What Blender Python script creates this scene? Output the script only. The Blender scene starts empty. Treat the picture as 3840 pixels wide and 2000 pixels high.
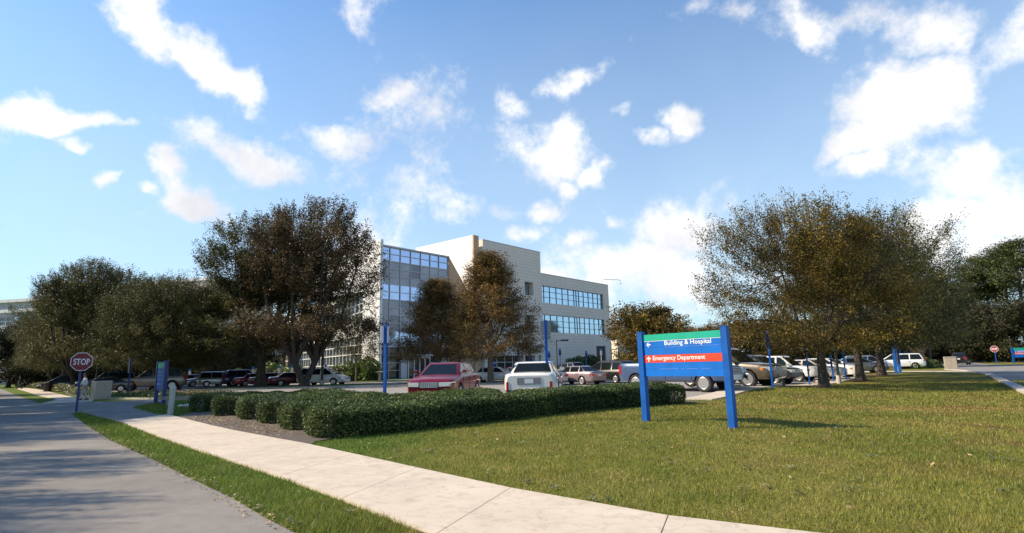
import bpy, bmesh, math, random
import numpy as np
from mathutils import Vector, Matrix
random.seed(7)
scene = bpy.context.scene
col = scene.collection
rad = math.radians
FPX, CX, CY, EYE = 2100.0, 1920.0, 1000.0, 1.6
# ------------------------------------------------------------------ camera
cam = bpy.data.cameras.new('camera')
cam.sensor_width = 36; cam.lens = 36*FPX/3840; cam.clip_end = 9000; cam.clip_start = 0.1
camo = bpy.data.objects.new('camera', cam); col.objects.link(camo)
CR = Matrix.Rotation(rad(100.0), 3, 'X') @ Matrix.Rotation(rad(-1.39), 3, 'Z')
camo.matrix_world = Matrix.Translation((0, 0, EYE)) @ CR.to_4x4()
scene.camera = camo

def hgt(x, y):
    """gentle mounds of the lawn and the near parking strip"""
    a = 0.31*np.exp(-(((x+1.6)/1.5)**2+(y-23.2)**2)/(2*3.1**2))
    b = 0.16*np.exp(-((x-4.8)**2+(y-15.5)**2)/(2*3.6**2))
    c = 0.22*np.exp(-((x-11.8)**2+(y-29.0)**2)/(2*3.2**2))
    return a+b+c

def ray(px, py):
    return CR @ Vector(((px-CX)/FPX, -(py-CY)/FPX, -1.0))
def at_ground(px, py, z=None):
    d = ray(px, py); zz = 0.0
    for _ in range(12):
        t = ((zz if z is None else z)-EYE)/d.z
        if z is None: zz = float(hgt(d.x*t, d.y*t))
    return Vector((d.x*t, d.y*t, EYE+d.z*t))
def at_depth(px, Y, z=None):
    """ground point below photo column px at distance Y ahead"""
    y = 1370-(px-1920)*0.0243
    d = ray(px, y+1.6*2100/Y); s = Y/d.y
    x = d.x*s
    return Vector((x, Y, float(hgt(x, Y)) if z is None else z))

# ------------------------------------------------------------------ materials
def newmat(name):
    m = bpy.data.materials.new(name); m.use_nodes = True
    nt = m.node_tree; b = nt.nodes['Principled BSDF']
    return m, nt, b
def simple(name, c, rough=0.6, metal=0.0, spec=0.5, coat=0.0, noise=0.0, nscale=8.0, bump=0.0):
    m, nt, b = newmat(name)
    b.inputs['Base Color'].default_value = (*c, 1); b.inputs['Roughness'].default_value = rough
    b.inputs['Metallic'].default_value = metal; b.inputs['Specular IOR Level'].default_value = spec
    b.inputs['Coat Weight'].default_value = coat; b.inputs['Coat Roughness'].default_value = 0.05
    if noise or bump:
        tc = nt.nodes.new('ShaderNodeTexCoord'); n = nt.nodes.new('ShaderNodeTexNoise')
        n.inputs['Scale'].default_value = nscale; n.inputs['Detail'].default_value = 6
        nt.links.new(tc.outputs['Object'], n.inputs['Vector'])
        if noise:
            r = nt.nodes.new('ShaderNodeValToRGB')
            r.color_ramp.elements[0].position = 0.3; r.color_ramp.elements[1].position = 0.7
            r.color_ramp.elements[0].color = (*[x*(1-noise) for x in c], 1)
            r.color_ramp.elements[1].color = (*[min(1, x*(1+noise)) for x in c], 1)
            nt.links.new(n.outputs['Fac'], r.inputs['Fac']); nt.links.new(r.outputs['Color'], b.inputs['Base Color'])
        if bump:
            bp = nt.nodes.new('ShaderNodeBump'); bp.inputs['Strength'].default_value = bump; bp.inputs['Distance'].default_value = 0.02
            nt.links.new(n.outputs['Fac'], bp.inputs['Height']); nt.links.new(bp.outputs['Normal'], b.inputs['Normal'])
    return m
def ramp(nt, src, stops):
    r = nt.nodes.new('ShaderNodeValToRGB'); e = r.color_ramp.elements
    while len(e) < len(stops): e.new(0.5)
    for k, (p, c) in enumerate(stops):
        e[k].position = p; e[k].color = (*c, 1)
    nt.links.new(src, r.inputs['Fac']); return r.outputs['Color']
def noise(nt, vec, scale, detail=5, rough=0.55, dist=0.0):
    n = nt.nodes.new('ShaderNodeTexNoise'); n.inputs['Scale'].default_value = scale
    n.inputs['Detail'].default_value = detail; n.inputs['Roughness'].default_value = rough
    n.inputs['Distortion'].default_value = dist
    if vec is not None: nt.links.new(vec, n.inputs['Vector'])
    return n.outputs['Fac']
def mixc(nt, fac, a, b, mode='MIX'):
    m = nt.nodes.new('ShaderNodeMix'); m.data_type = 'RGBA'; m.blend_type = mode
    for s, v in ((m.inputs[0], fac), (m.inputs[6], a), (m.inputs[7], b)):
        if hasattr(v, 'is_linked') or hasattr(v, 'links'): nt.links.new(v, s)
        elif isinstance(v, tuple): s.default_value = (*v, 1)
        else: s.default_value = v
    return m.outputs[2]
def position(nt):
    return nt.nodes.new('ShaderNodeNewGeometry').outputs['Position']
def bump(nt, b, h, strength=0.3, dist=0.02):
    bp = nt.nodes.new('ShaderNodeBump'); bp.inputs['Strength'].default_value = strength; bp.inputs['Distance'].default_value = dist
    nt.links.new(h, bp.inputs['Height']); nt.links.new(bp.outputs['Normal'], b.inputs['Normal'])

def leaf_mat(name, stops, rough=0.42, transl=0.25, spec=0.5, patch=((0.62, 0.66, 0.66), (1.35, 1.28, 1.1)), pscale=0.55):
    m, nt, b = newmat(name)
    g = nt.nodes.new('ShaderNodeNewGeometry')
    c = ramp(nt, g.outputs['Random Per Island'], stops)
    # whole boughs differ in leaf colour
    c = mixc(nt, 1.0, c, ramp(nt, noise(nt, position(nt), pscale, 4, 0.6), [(0.36, patch[0]), (0.64, patch[1])]), 'MULTIPLY')
    nt.links.new(c, b.inputs['Base Color']); b.inputs['Roughness'].default_value = rough
    b.inputs['Specular IOR Level'].default_value = spec
    t = nt.nodes.new('ShaderNodeBsdfTranslucent'); nt.links.new(c, t.inputs['Color'])
    ms = nt.nodes.new('ShaderNodeMixShader'); ms.inputs[0].default_value = transl
    nt.links.new(b.outputs[0], ms.inputs[1]); nt.links.new(t.outputs[0], ms.inputs[2])
    nt.links.new(ms.outputs[0], nt.nodes['Material Output'].inputs['Surface'])
    return m

def make_grass_mat(name, blade):
    m, nt, b = newmat(name)
    pos = position(nt)
    big = noise(nt, pos, 0.35, 4, 0.6); mid = noise(nt, pos, 1.7, 4, 0.65); fine = noise(nt, pos, 22.0, 3, 0.7)
    c1 = ramp(nt, big, [(0.36, (0.165, 0.180, 0.030)), (0.52, (0.260, 0.240, 0.055)), (0.68, (0.330, 0.255, 0.090))])
    c2 = ramp(nt, mid, [(0.35, (0.110, 0.145, 0.024)), (0.55, (0.200, 0.195, 0.048)), (0.72, (0.300, 0.240, 0.110))])
    c = mixc(nt, 0.5, c1, c2)
    # thin brown patches, most of them on the right-hand side
    brp = ramp(nt, noise(nt, pos, 0.55, 6, 0.68, 0.4), [(0.50, (0, 0, 0)), (0.66, (1, 1, 1))])
    sxb = nt.nodes.new('ShaderNodeSeparateXYZ'); nt.links.new(pos, sxb.inputs[0])
    gb = nt.nodes.new('ShaderNodeMapRange'); gb.inputs[1].default_value = 3.5; gb.inputs[2].default_value = 9.0; gb.inputs[3].default_value = 0.15; gb.inputs[4].default_value = 0.8
    nt.links.new(sxb.outputs[0], gb.inputs[0])
    mb_ = nt.nodes.new('ShaderNodeMath'); mb_.operation = 'MULTIPLY'; nt.links.new(brp, mb_.inputs[0]); nt.links.new(gb.outputs[0], mb_.inputs[1])
    c = mixc(nt, mb_.outputs[0], c, (0.20, 0.125, 0.055))
    gg = nt.nodes.new('ShaderNodeMapRange'); gg.inputs[1].default_value = -1.0; gg.inputs[2].default_value = -3.0; gg.inputs[3].default_value = 0.0; gg.inputs[4].default_value = 0.6
    nt.links.new(sxb.outputs[0], gg.inputs[0])
    c = mixc(nt, gg.outputs[0], c, (0.085, 0.175, 0.028))
    # worn, dry strip across the lawn on the right
    sx = nt.nodes.new('ShaderNodeSeparateXYZ'); nt.links.new(pos, sx.inputs[0])
    def mth(op, a, bb=None):
        n = nt.nodes.new('ShaderNodeMath'); n.operation = op
        for i, v in enumerate((a, bb)):
            if v is None: continue
            if hasattr(v, 'links'): nt.links.new(v, n.inputs[i])
            else: n.inputs[i].default_value = v
        return n.outputs[0]
    lin = mth('ADD', mth('ADD', mth('MULTIPLY', sx.outputs[0], 0.35), sx.outputs[1]), mth('MULTIPLY', mid, 3.0))
    dist = mth('ABSOLUTE', mth('SUBTRACT', lin, 23.0))
    mr = nt.nodes.new('ShaderNodeMapRange'); mr.inputs[1].default_value = 0.2; mr.inputs[2].default_value = 1.5
    mr.inputs[3].default_value = 0.6; mr.inputs[4].default_value = 0.0
    nt.links.new(dist, mr.inputs[0])
    gate = nt.nodes.new('ShaderNodeMapRange'); gate.inputs[1].default_value = 5.0; gate.inputs[2].default_value = 8.0
    nt.links.new(sx.outputs[0], gate.inputs[0])
    c = mixc(nt, mth('MULTIPLY', mr.outputs[0], gate.outputs[0]), c, (0.34, 0.225, 0.095))
    if blade:
        g = nt.nodes.new('ShaderNodeNewGeometry')
        c3 = ramp(nt, g.outputs['Random Per Island'], [(0.0, (0.35, 0.5, 0.22)), (0.45, (1.0, 1.0, 0.85)), (0.8, (1.45, 1.5, 0.9)), (1.0, (2.3, 1.9, 1.35))])
        c = mixc(nt, 1.0, c, c3, 'MULTIPLY')
        t = nt.nodes.new('ShaderNodeBsdfTranslucent'); nt.links.new(c, t.inputs['Color'])
        ms = nt.nodes.new('ShaderNodeMixShader'); ms.inputs[0].default_value = 0.35
        nt.links.new(b.outputs[0], ms.inputs[1]); nt.links.new(t.outputs[0], ms.inputs[2])
        nt.links.new(ms.outputs[0], nt.nodes['Material Output'].inputs['Surface'])
        b.inputs['Roughness'].default_value = 0.55
    else:
        c = mixc(nt, 0.75, c, ramp(nt, fine, [(0.3, (0.35, 0.35, 0.30)), (0.7, (1.15, 1.15, 1.0))]), 'MULTIPLY')
        b.inputs['Roughness'].default_value = 0.95; b.inputs['Specular IOR Level'].default_value = 0.1
        bump(nt, b, fine, 0.8, 0.05)
    nt.links.new(c, b.inputs['Base Color'])
    return m

def make_asphalt(name, c, var=0.18):
    m, nt, b = newmat(name); pos = position(nt)
    f1 = noise(nt, pos, 0.5, 6, 0.6); f2 = noise(nt, pos, 90, 3, 0.7); f3 = noise(nt, pos, 6, 6, 0.7)
    k = lambda s: tuple(x*s for x in c)
    a = ramp(nt, f1, [(0.3, k(1-var)), (0.7, k(1+var))])
    a = mixc(nt, 0.55, a, ramp(nt, f2, [(0.3, (0.55,)*3), (0.7, (1.35,)*3)]), 'MULTIPLY')
    a = mixc(nt, 0.4, a, ramp(nt, f3, [(0.35, (0.75,)*3), (0.6, (1.1,)*3)]), 'MULTIPLY')
    nt.links.new(a, b.inputs['Base Color']); b.inputs['Roughness'].default_value = 0.85; b.inputs['Specular IOR Level'].default_value = 0.3
    bump(nt, b, f2, 0.35, 0.01)
    return m

def make_concrete(name, c):
    m, nt, b = newmat(name); pos = position(nt)
    f1 = noise(nt, pos, 0.9, 6, 0.65); f2 = noise(nt, pos, 60, 3, 0.7); f3 = noise(nt, pos, 5, 6, 0.75, 0.6)
    k = lambda s: tuple(x*s for x in c)
    a = ramp(nt, f1, [(0.3, k(0.88)), (0.7, k(1.08))])
    a = mixc(nt, 0.5, a, ramp(nt, f2, [(0.3, (0.85,)*3), (0.7, (1.08,)*3)]), 'MULTIPLY')
    a = mixc(nt, 0.7, a, ramp(nt, f3, [(0.30, (0.62, 0.59, 0.54)), (0.50, (1, 1, 1))]), 'MULTIPLY')
    nt.links.new(a, b.inputs['Base Color']); b.inputs['Roughness'].default_value = 0.85; b.inputs['Specular IOR Level'].default_value = 0.25
    bump(nt, b, f2, 0.2, 0.006)
    return m

def make_tile(name, c, tile=(0.62, 0.62), line=0.72):
    """stone cladding panels in the local x/z plane of the wall"""
    m, nt, b = newmat(name)
    tc = nt.nodes.new('ShaderNodeTexCoord')
    sep = nt.nodes.new('ShaderNodeSeparateXYZ'); nt.links.new(tc.outputs['Object'], sep.inputs[0])
    add = nt.nodes.new('ShaderNodeMath'); add.operation = 'ADD'
    nt.links.new(sep.outputs[0], add.inputs[0]); nt.links.new(sep.outputs[1], add.inputs[1])
    cmb = nt.nodes.new('ShaderNodeCombineXYZ'); nt.links.new(add.outputs[0], cmb.inputs[0]); nt.links.new(sep.outputs[2], cmb.inputs[1])
    br = nt.nodes.new('ShaderNodeTexBrick'); br.offset = 0.0; br.squash = 1.0
    br.inputs['Scale'].default_value = 1.0; br.inputs['Brick Width'].default_value = tile[0]; br.inputs['Row Height'].default_value = tile[1]
    br.inputs['Mortar Size'].default_value = 0.03; br.inputs['Mortar Smooth'].default_value = 0.2; br.inputs['Bias'].default_value = 0.0
    br.inputs['Color1'].default_value = (*c, 1); br.inputs['Color2'].default_value = (*[x*0.95 for x in c], 1)
    br.inputs['Mortar'].default_value = (*[x*line for x in c], 1)
    nt.links.new(cmb.outputs[0], br.inputs['Vector'])
    f = noise(nt, tc.outputs['Object'], 0.15, 5, 0.6)
    a = mixc(nt, 0.6, br.outputs['Color'], ramp(nt, f, [(0.3, (0.9,)*3), (0.7, (1.06,)*3)]), 'MULTIPLY')
    nt.links.new(a, b.inputs['Base Color']); b.inputs['Roughness'].default_value = 0.7
    return m

def glass_mat(name, c, rough=0.04, metal=0.85):
    m, nt, b = newmat(name)
    tc = nt.nodes.new('ShaderNodeTexCoord')
    f = noise(nt, tc.outputs['Object'], 0.6, 2, 0.5)
    nt.links.new(ramp(nt, f, [(0.3, tuple(x*0.88 for x in c)), (0.7, c)]), b.inputs['Base Color'])
    b.inputs['Metallic'].default_value = metal; b.inputs['Roughness'].default_value = rough
    bump(nt, b, f, 0.04, 0.05)
    return m

M = {}
M['lawn'] = make_grass_mat('lawn_ground', False)
M['blade'] = make_grass_mat('grass_blades', True)
M['road'] = make_asphalt('road_asphalt', (0.228, 0.205, 0.180), 0.24)
M['lot'] = make_asphalt('lot_asphalt', (0.30, 0.275, 0.25))
M['road_far'] = make_asphalt('far_road_asphalt', (0.26, 0.235, 0.21))
M['walk'] = make_concrete('walk_concrete', (0.60, 0.505, 0.395))
M['kerb'] = make_concrete('kerb_concrete', (0.52, 0.46, 0.39))
M['joint'] = simple('joint_dirt', (0.30, 0.25, 0.20), 0.95)
M['white_line'] = simple('road_paint', (0.72, 0.68, 0.60), 0.7, noise=0.25, nscale=4)
M['mulch'] = simple('mulch', (0.105, 0.085, 0.07), 0.95, noise=0.55, nscale=30, bump=0.9)
M['mulch_red'] = simple('red_mulch', (0.12, 0.045, 0.03), 0.95, noise=0.5, nscale=25, bump=0.8)
M['oak'] = leaf_mat('oak_leaf', [(0.0, (0.026, 0.033, 0.011)), (0.5, (0.072, 0.078, 0.025)), (0.85, (0.145, 0.135, 0.045)), (1.0, (0.26, 0.21, 0.09))], 0.5, 0.25, 0.2)
M['oak_brown'] = leaf_mat('oak_leaf_dry', [(0.0, (0.070, 0.046, 0.016)), (0.5, (0.185, 0.118, 0.040)), (0.85, (0.30, 0.19, 0.064)), (1.0, (0.40, 0.27, 0.11))], 0.5, 0.3, 0.2)  # orange brown lens flare tint put into the leaf colour
M['oak_warm'] = leaf_mat('oak_leaf_yellowing', [(0.0, (0.040, 0.036, 0.011)), (0.5, (0.110, 0.092, 0.026)), (0.85, (0.20, 0.155, 0.045)), (1.0, (0.30, 0.225, 0.07))], 0.5, 0.3, 0.2, ((0.42, 0.46, 0.62), (1.75, 1.50, 0.95)), 0.30)  # patches of lens flare gold painted into the leaves
M['oak_rust'] = leaf_mat('oak_leaf_rusty', [(0.0, (0.034, 0.026, 0.013)), (0.5, (0.092, 0.066, 0.032)), (0.85, (0.165, 0.112, 0.055)), (1.0, (0.25, 0.175, 0.09))], 0.5, 0.28, 0.2)
M['oak_gold'] = leaf_mat('oak_leaf_gold', [(0.0, (0.050, 0.042, 0.014)), (0.5, (0.125, 0.098, 0.028)), (0.85, (0.20, 0.155, 0.045)), (1.0, (0.28, 0.21, 0.08))], 0.45, 0.3, 0.5)
M['pine'] = leaf_mat('pine_needle', [(0.0, (0.020, 0.034, 0.010)), (0.6, (0.065, 0.090, 0.020)), (1.0, (0.13, 0.150, 0.038))], 0.5, 0.15)
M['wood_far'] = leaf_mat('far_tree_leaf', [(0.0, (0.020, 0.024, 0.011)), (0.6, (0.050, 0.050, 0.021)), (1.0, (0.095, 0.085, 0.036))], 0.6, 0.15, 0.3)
M['hedge'] = leaf_mat('hedge_leaf', [(0.0, (0.022, 0.042, 0.014)), (0.5, (0.080, 0.122, 0.038)), (0.85, (0.155, 0.200, 0.070)), (1.0, (0.27, 0.28, 0.125))], 0.5, 0.25, 0.22)
M['shrub'] = leaf_mat('shrub_leaf', [(0.0, (0.045, 0.085, 0.016)), (0.6, (0.12, 0.185, 0.034)), (1.0, (0.22, 0.28, 0.07))], 0.45, 0.25)
M['cover'] = leaf_mat('ground_cover_leaf', [(0.0, (0.05, 0.06, 0.02)), (0.5, (0.14, 0.15, 0.06)), (1.0, (0.34, 0.32, 0.19))], 0.5, 0.25)
M['flower'] = leaf_mat('flower_petal', [(0.0, (0.30, 0.10, 0.05)), (0.6, (0.48, 0.20, 0.12)), (1.0, (0.55, 0.38, 0.25))], 0.6, 0.3)
M['hedge_core'] = simple('hedge_twigs', (0.022, 0.024, 0.012), 0.95, noise=0.4, nscale=20)
M['bark'] = simple('oak_bark', (0.066, 0.052, 0.041), 0.95, noise=0.5, nscale=6, bump=1.0)
M['bark_pale'] = simple('pale_bark', (0.19, 0.14, 0.10), 0.95, noise=0.4, nscale=6, bump=1.0)
M['litter'] = leaf_mat('dry_leaf', [(0.0, (0.20, 0.12, 0.05)), (0.6, (0.42, 0.30, 0.16)), (1.0, (0.62, 0.50, 0.32))], 0.7, 0.2)
M['tile'] = make_tile('stone_cladding', (0.84, 0.71, 0.59), line=0.62)
M['tile_white'] = make_tile('white_panel_cladding', (0.84, 0.80, 0.75), (1.2, 1.2), 0.92)
M['tile_tan'] = make_tile('tan_cladding', (0.62, 0.37, 0.21), (0.62, 0.62), 0.8)  # amber of the lens flare painted into this wall colour
M['tile_cream'] = make_tile('cream_cladding', (0.70, 0.60, 0.48), (1.2, 0.6), 0.88)
M['brick'] = make_tile('tan_brick', (0.20, 0.115, 0.07), (0.4, 0.2), 0.75)
M['grey_panel'] = make_tile('grey_panel', (0.40, 0.39, 0.39), (2.4, 1.2), 0.85)
M['frame'] = simple('window_frame', (0.58, 0.54, 0.55), 0.5, 0.0)
M['frame_white'] = simple('white_window_frame', (0.72, 0.70, 0.68), 0.45)
M['frame_dark'] = simple('dark_window_frame', (0.08, 0.10, 0.13), 0.4)
M['glass_sky'] = glass_mat('reflective_glass', (0.46, 0.55, 0.76))
M['glass_blue'] = glass_mat('blue_glass', (0.50, 0.66, 0.80))
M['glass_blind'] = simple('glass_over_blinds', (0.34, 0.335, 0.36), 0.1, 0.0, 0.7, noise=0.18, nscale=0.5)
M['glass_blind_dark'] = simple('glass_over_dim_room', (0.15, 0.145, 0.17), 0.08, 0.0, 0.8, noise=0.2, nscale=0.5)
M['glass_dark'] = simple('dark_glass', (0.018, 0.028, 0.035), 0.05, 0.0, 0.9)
M['glass_brown'] = simple('shop_glass', (0.05, 0.042, 0.035), 0.08, 0.0, 0.8)
M['louver'] = simple('louver_metal', (0.13, 0.11, 0.11), 0.6)
M['roof'] = simple('roof_membrane', (0.45, 0.43, 0.40), 0.9)
M['shingle'] = simple('roof_shingle', (0.10, 0.075, 0.06), 0.95, noise=0.3, nscale=3)
M['sign_blue'] = simple('sign_blue', (0.002, 0.135, 0.52), 0.5, spec=0.3, noise=0.16, nscale=2.2)
M['post_blue'] = simple('post_blue', (0.003, 0.090, 0.37), 0.5, spec=0.3, noise=0.18, nscale=3)
M['post_navy'] = simple('post_navy', (0.010, 0.030, 0.16), 0.4)
M['sign_green'] = simple('sign_green', (0.004, 0.38, 0.255), 0.45, noise=0.06, nscale=3)
M['sign_red'] = simple('sign_red', (0.80, 0.055, 0.018), 0.45, noise=0.06, nscale=3)
M['stop_red'] = simple('stop_red', (0.24, 0.005, 0.012), 0.45)
M['sign_white'] = simple('sign_white', (0.82, 0.82, 0.82), 0.5)
M['sign_scuff'] = simple('sign_scuff', (0.16, 0.26, 0.62), 0.6)
M['sign_grey'] = simple('sign_back', (0.27, 0.25, 0.25), 0.45, 0.4)
M['sign_lt_blue'] = simple('parking_blue', (0.06, 0.22, 0.62), 0.5)
M['black_metal'] = simple('black_pole', (0.018, 0.018, 0.02), 0.45)
M['beige'] = simple('beige_cabinet', (0.42, 0.35, 0.265), 0.6, noise=0.06, nscale=3)
M['white_paint'] = simple('white_pole_paint', (0.40, 0.43, 0.38), 0.6, noise=0.08, nscale=5)
M['wood'] = simple('grey_timber', (0.30, 0.25, 0.20), 0.85, noise=0.25, nscale=6)
M['rock'] = simple('pale_rock', (0.52, 0.48, 0.42), 0.9, noise=0.3, nscale=5, bump=0.6)
M['tyre'] = simple('tyre_rubber', (0.022, 0.020, 0.019), 0.8, noise=0.2, nscale=30)
M['rim'] = simple('alloy_rim', (0.50, 0.49, 0.48), 0.32, 0.7)
M['dark_plastic'] = simple('dark_plastic', (0.02, 0.02, 0.022), 0.6)
M['chrome'] = simple('chrome', (0.72, 0.72, 0.73), 0.28, 0.55)
M['car_glass'] = simple('car_glass', (0.010, 0.014, 0.015), 0.03, 0.0, 0.22)
M['head_lens'] = simple('headlight_lens', (0.72, 0.72, 0.72), 0.08, 0.3, 0.8, coat=1.0)
M['amber'] = simple('amber_lens', (0.75, 0.20, 0.02), 0.2, coat=0.8)
M['tail_lens'] = simple('tail_lens', (0.45, 0.010, 0.012), 0.15, coat=0.8)
M['plate'] = simple('plate_white', (0.74, 0.74, 0.70), 0.5)
M['skin'] = simple('skin', (0.40, 0.22, 0.14), 0.6)
M['hair'] = simple('dark_hair', (0.02, 0.016, 0.012), 0.6)
M['coat_white'] = simple('white_cloth', (0.66, 0.64, 0.62), 0.9)
M['trouser_grey'] = simple('grey_cloth', (0.42, 0.39, 0.35), 0.9)
M['cloth_dark'] = simple('dark_cloth', (0.03, 0.035, 0.05), 0.9)
M['shoe'] = simple('dark_shoe', (0.02, 0.018, 0.018), 0.5)
def paint(name, c, metal=0.0, rough=0.35):
    return simple(name, c, rough, metal, 0.5, coat=1.0)
P = dict(red=simple('maroon_paint', (0.15, 0.002, 0.010), 0.3, 0.0, 0.3, coat=0.25), white=paint('white_car_paint', (0.78, 0.76, 0.73)),
         ivory=paint('ivory_car_paint', (0.80, 0.75, 0.68)), mauve=paint('mauve_paint', (0.34, 0.245, 0.245), 0.5),
         charcoal=simple('charcoal_paint', (0.022, 0.020, 0.018), 0.3, 0.2, 0.4, coat=0.3), steel=simple('steel_blue_paint', (0.055, 0.095, 0.19), 0.35, 0.2, 0.4, coat=0.4),
         tan=paint('tan_paint', (0.135, 0.102, 0.064), 0.35), dkred=paint('dark_red_paint', (0.15, 0.010, 0.018), 0.2),
         brightred=paint('bright_red_paint', (0.36, 0.014, 0.018), 0.1), navy=paint('navy_paint', (0.018, 0.028, 0.11), 0.2),
         silver=paint('silver_paint', (0.50, 0.50, 0.50), 0.7), green=paint('dark_green_paint', (0.03, 0.045, 0.038), 0.3),
         black=paint('black_paint', (0.012, 0.012, 0.014), 0.1), grey=paint('grey_paint', (0.16, 0.17, 0.18), 0.5),
         brown=paint('taupe_paint', (0.20, 0.165, 0.125), 0.5), pearl=paint('pearl_paint', (0.66, 0.60, 0.56), 0.1))

# ------------------------------------------------------------------ mesh helpers
class MB:
    def __init__(s): s.v = []; s.f = []; s.m = []
    def face(s, pts, m=0):
        i = len(s.v); s.v += [tuple(p) for p in pts]; s.f.append(list(range(i, i+len(pts)))); s.m.append(m); return s
    def box(s, c, d, m=0, rz=0.0, taper=1.0, mat=None):
        hx, hy, hz = d[0]/2, d[1]/2, d[2]/2; i = len(s.v); ca, sa = math.cos(rz), math.sin(rz)
        for z in (-1, 1):
            k = taper if z > 0 else 1.0
            for x, y in ((-1, -1), (1, -1), (1, 1), (-1, 1)):
                p = Vector((x*hx*k, y*hy*k, z*hz))
                if mat is not None: p = mat @ p
                p = Vector((p.x*ca-p.y*sa, p.x*sa+p.y*ca, p.z))
                s.v.append((c[0]+p.x, c[1]+p.y, c[2]+p.z))
        for q in ((0, 3, 2, 1), (4, 5, 6, 7), (0, 1, 5, 4), (1, 2, 6, 5), (2, 3, 7, 6), (3, 0, 4, 7)):
            s.f.append([i+a for a in q]); s.m.append(m)
        return s
    def span(s, a, b, m=0):
        return s.box([(a[k]+b[k])/2 for k in range(3)], [abs(b[k]-a[k]) for k in range(3)], m)
    def tube(s, pts, rs, n=8, m=0, caps=True):
        pts = [Vector(p) for p in pts]
        if not hasattr(rs, '__len__'): rs = [rs]*len(pts)
        rings = []
        for k, p in enumerate(pts):
            d = (pts[min(k+1, len(pts)-1)]-pts[max(k-1, 0)])
            d = d.normalized() if d.length > 1e-9 else Vector((0, 0, 1))
            a = d.cross(Vector((0, 1, 0)) if abs(d.y) < 0.9 else Vector((1, 0, 0))).normalized(); b = d.cross(a)
            i = len(s.v)
            for j in range(n):
                t = 2*math.pi*j/n; s.v.append(tuple(p+(a*math.cos(t)+b*math.sin(t))*rs[k]))
            rings.append(i)
        for k in range(len(pts)-1):
            for j in range(n):
                s.f.append([rings[k]+j, rings[k]+(j+1) % n, rings[k+1]+(j+1) % n, rings[k+1]+j]); s.m.append(m)
        if caps:
            s.f.append([rings[0]+j for j in range(n)][::-1]); s.m.append(m)
            s.f.append([rings[-1]+j for j in range(n)]); s.m.append(m)
        return s
    def rings(s, rings, m=0, closed=True, cap0=True, cap1=True):
        n = len(rings[0]); base = []
        for r in rings:
            base.append(len(s.v)); s.v += [tuple(p) for p in r]
        for k in range(len(rings)-1):
            for j in range(n if closed else n-1):
                s.f.append([base[k]+j, base[k]+(j+1) % n, base[k+1]+(j+1) % n, base[k+1]+j]); s.m.append(m)
        if cap0: s.f.append([base[0]+j for j in range(n)][::-1]); s.m.append(m)
        if cap1: s.f.append([base[-1]+j for j in range(n)]); s.m.append(m)
        return s
    def prism(s, poly, a, b, axis='y', m=0):
        """polygon given in the two other axes, extruded along axis from a to b"""
        def pt(p, t):
            return {'y': (p[0], t, p[1]), 'x': (t, p[0], p[1]), 'z': (p[0], p[1], t)}[axis]
        return s.rings([[pt(p, a) for p in poly], [pt(p, b) for p in poly]], m)
    def lathe(s, prof, n=16, m=0, c=(0, 0, 0), axis='z'):
        rs = []
        for r, z in prof:
            ring = []
            for j in range(n):
                t = 2*math.pi*j/n; x, y = r*math.cos(t), r*math.sin(t)
                p = (x, y, z) if axis == 'z' else (x, z, y)
                ring.append((c[0]+p[0], c[1]+p[1], c[2]+p[2]))
            rs.append(ring)
        return s.rings(rs, m)
    def mesh(s, name, mats, smooth=False):
        me = bpy.data.meshes.new(name); me.from_pydata(s.v, [], s.f)
        for mm in mats: me.materials.append(mm)
        me.polygons.foreach_set('material_index', s.m)
        bm = bmesh.new(); bm.from_mesh(me); bmesh.ops.recalc_face_normals(bm, faces=bm.faces); bm.to_mesh(me); bm.free()
        if smooth:
            me.polygons.foreach_set('use_smooth', [True]*len(me.polygons))
            me.set_sharp_from_angle(angle=rad(38))
        me.update(); return me
    def build(s, name, mats, parent=None, smooth=False, label=None):
        if not isinstance(mats, (list, tuple)): mats = [mats]
        return link(name, s.mesh(name, mats, smooth), parent, label)
def link(name, me, parent=None, label=None):
    o = bpy.data.objects.new(name, me); col.objects.link(o)
    if parent is not None: o.parent = parent
    if label: o['label'] = label
    return o
def tag(o, label, cat, group=None, kind=None):
    if label: o['label'] = label
    if cat: o['category'] = cat
    if group: o['group'] = group
    if kind: o['kind'] = kind
    return o
def thing(name, label, cat, loc=(0, 0, 0), rz=0.0, group=None):
    o = bpy.data.objects.new(name, None); col.objects.link(o); o.empty_display_size = 0.3
    o.location = loc; o.rotation_euler = (0, 0, rz)
    return tag(o, label, cat, group)
def copy_tree(root, loc, rz=0.0, scale=None, label=None, group=None, mats=None):
    def cp(o, parent):
        c = o.copy(); col.objects.link(c)
        if parent is not None: c.parent = parent
        if mats and o.type == 'MESH':
            for k, sl in enumerate(c.material_slots):
                if sl.material in mats:
                    new = mats[sl.material]; sl.link = 'OBJECT'; sl.material = new
        for ch in list(o.children): cp(ch, c)
        return c
    r = cp(root, None); r.location = loc; r.rotation_euler = (0, 0, rz)
    if scale is not None: r.scale = scale
    if label: r['label'] = label
    if group: r['group'] = group
    return r
def np_mesh(name, verts, nper, mat, matidx=None):
    """many separate n-gons from an (N*nper, 3) array"""
    nf = len(verts)//nper
    me = bpy.data.meshes.new(name); me.vertices.add(len(verts)); me.vertices.foreach_set('co', np.ascontiguousarray(verts, dtype=np.float32).ravel())
    me.loops.add(len(verts)); me.loops.foreach_set('vertex_index', np.arange(len(verts), dtype=np.int32))
    me.polygons.add(nf); me.polygons.foreach_set('loop_start', np.arange(0, nf*nper, nper, dtype=np.int32))
    for mm in (mat if isinstance(mat, (list, tuple)) else [mat]): me.materials.append(mm)
    if matidx is not None: me.polygons.foreach_set('material_index', matidx.astype(np.int32))
    me.update(calc_edges=True); me.validate(); return me
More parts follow.
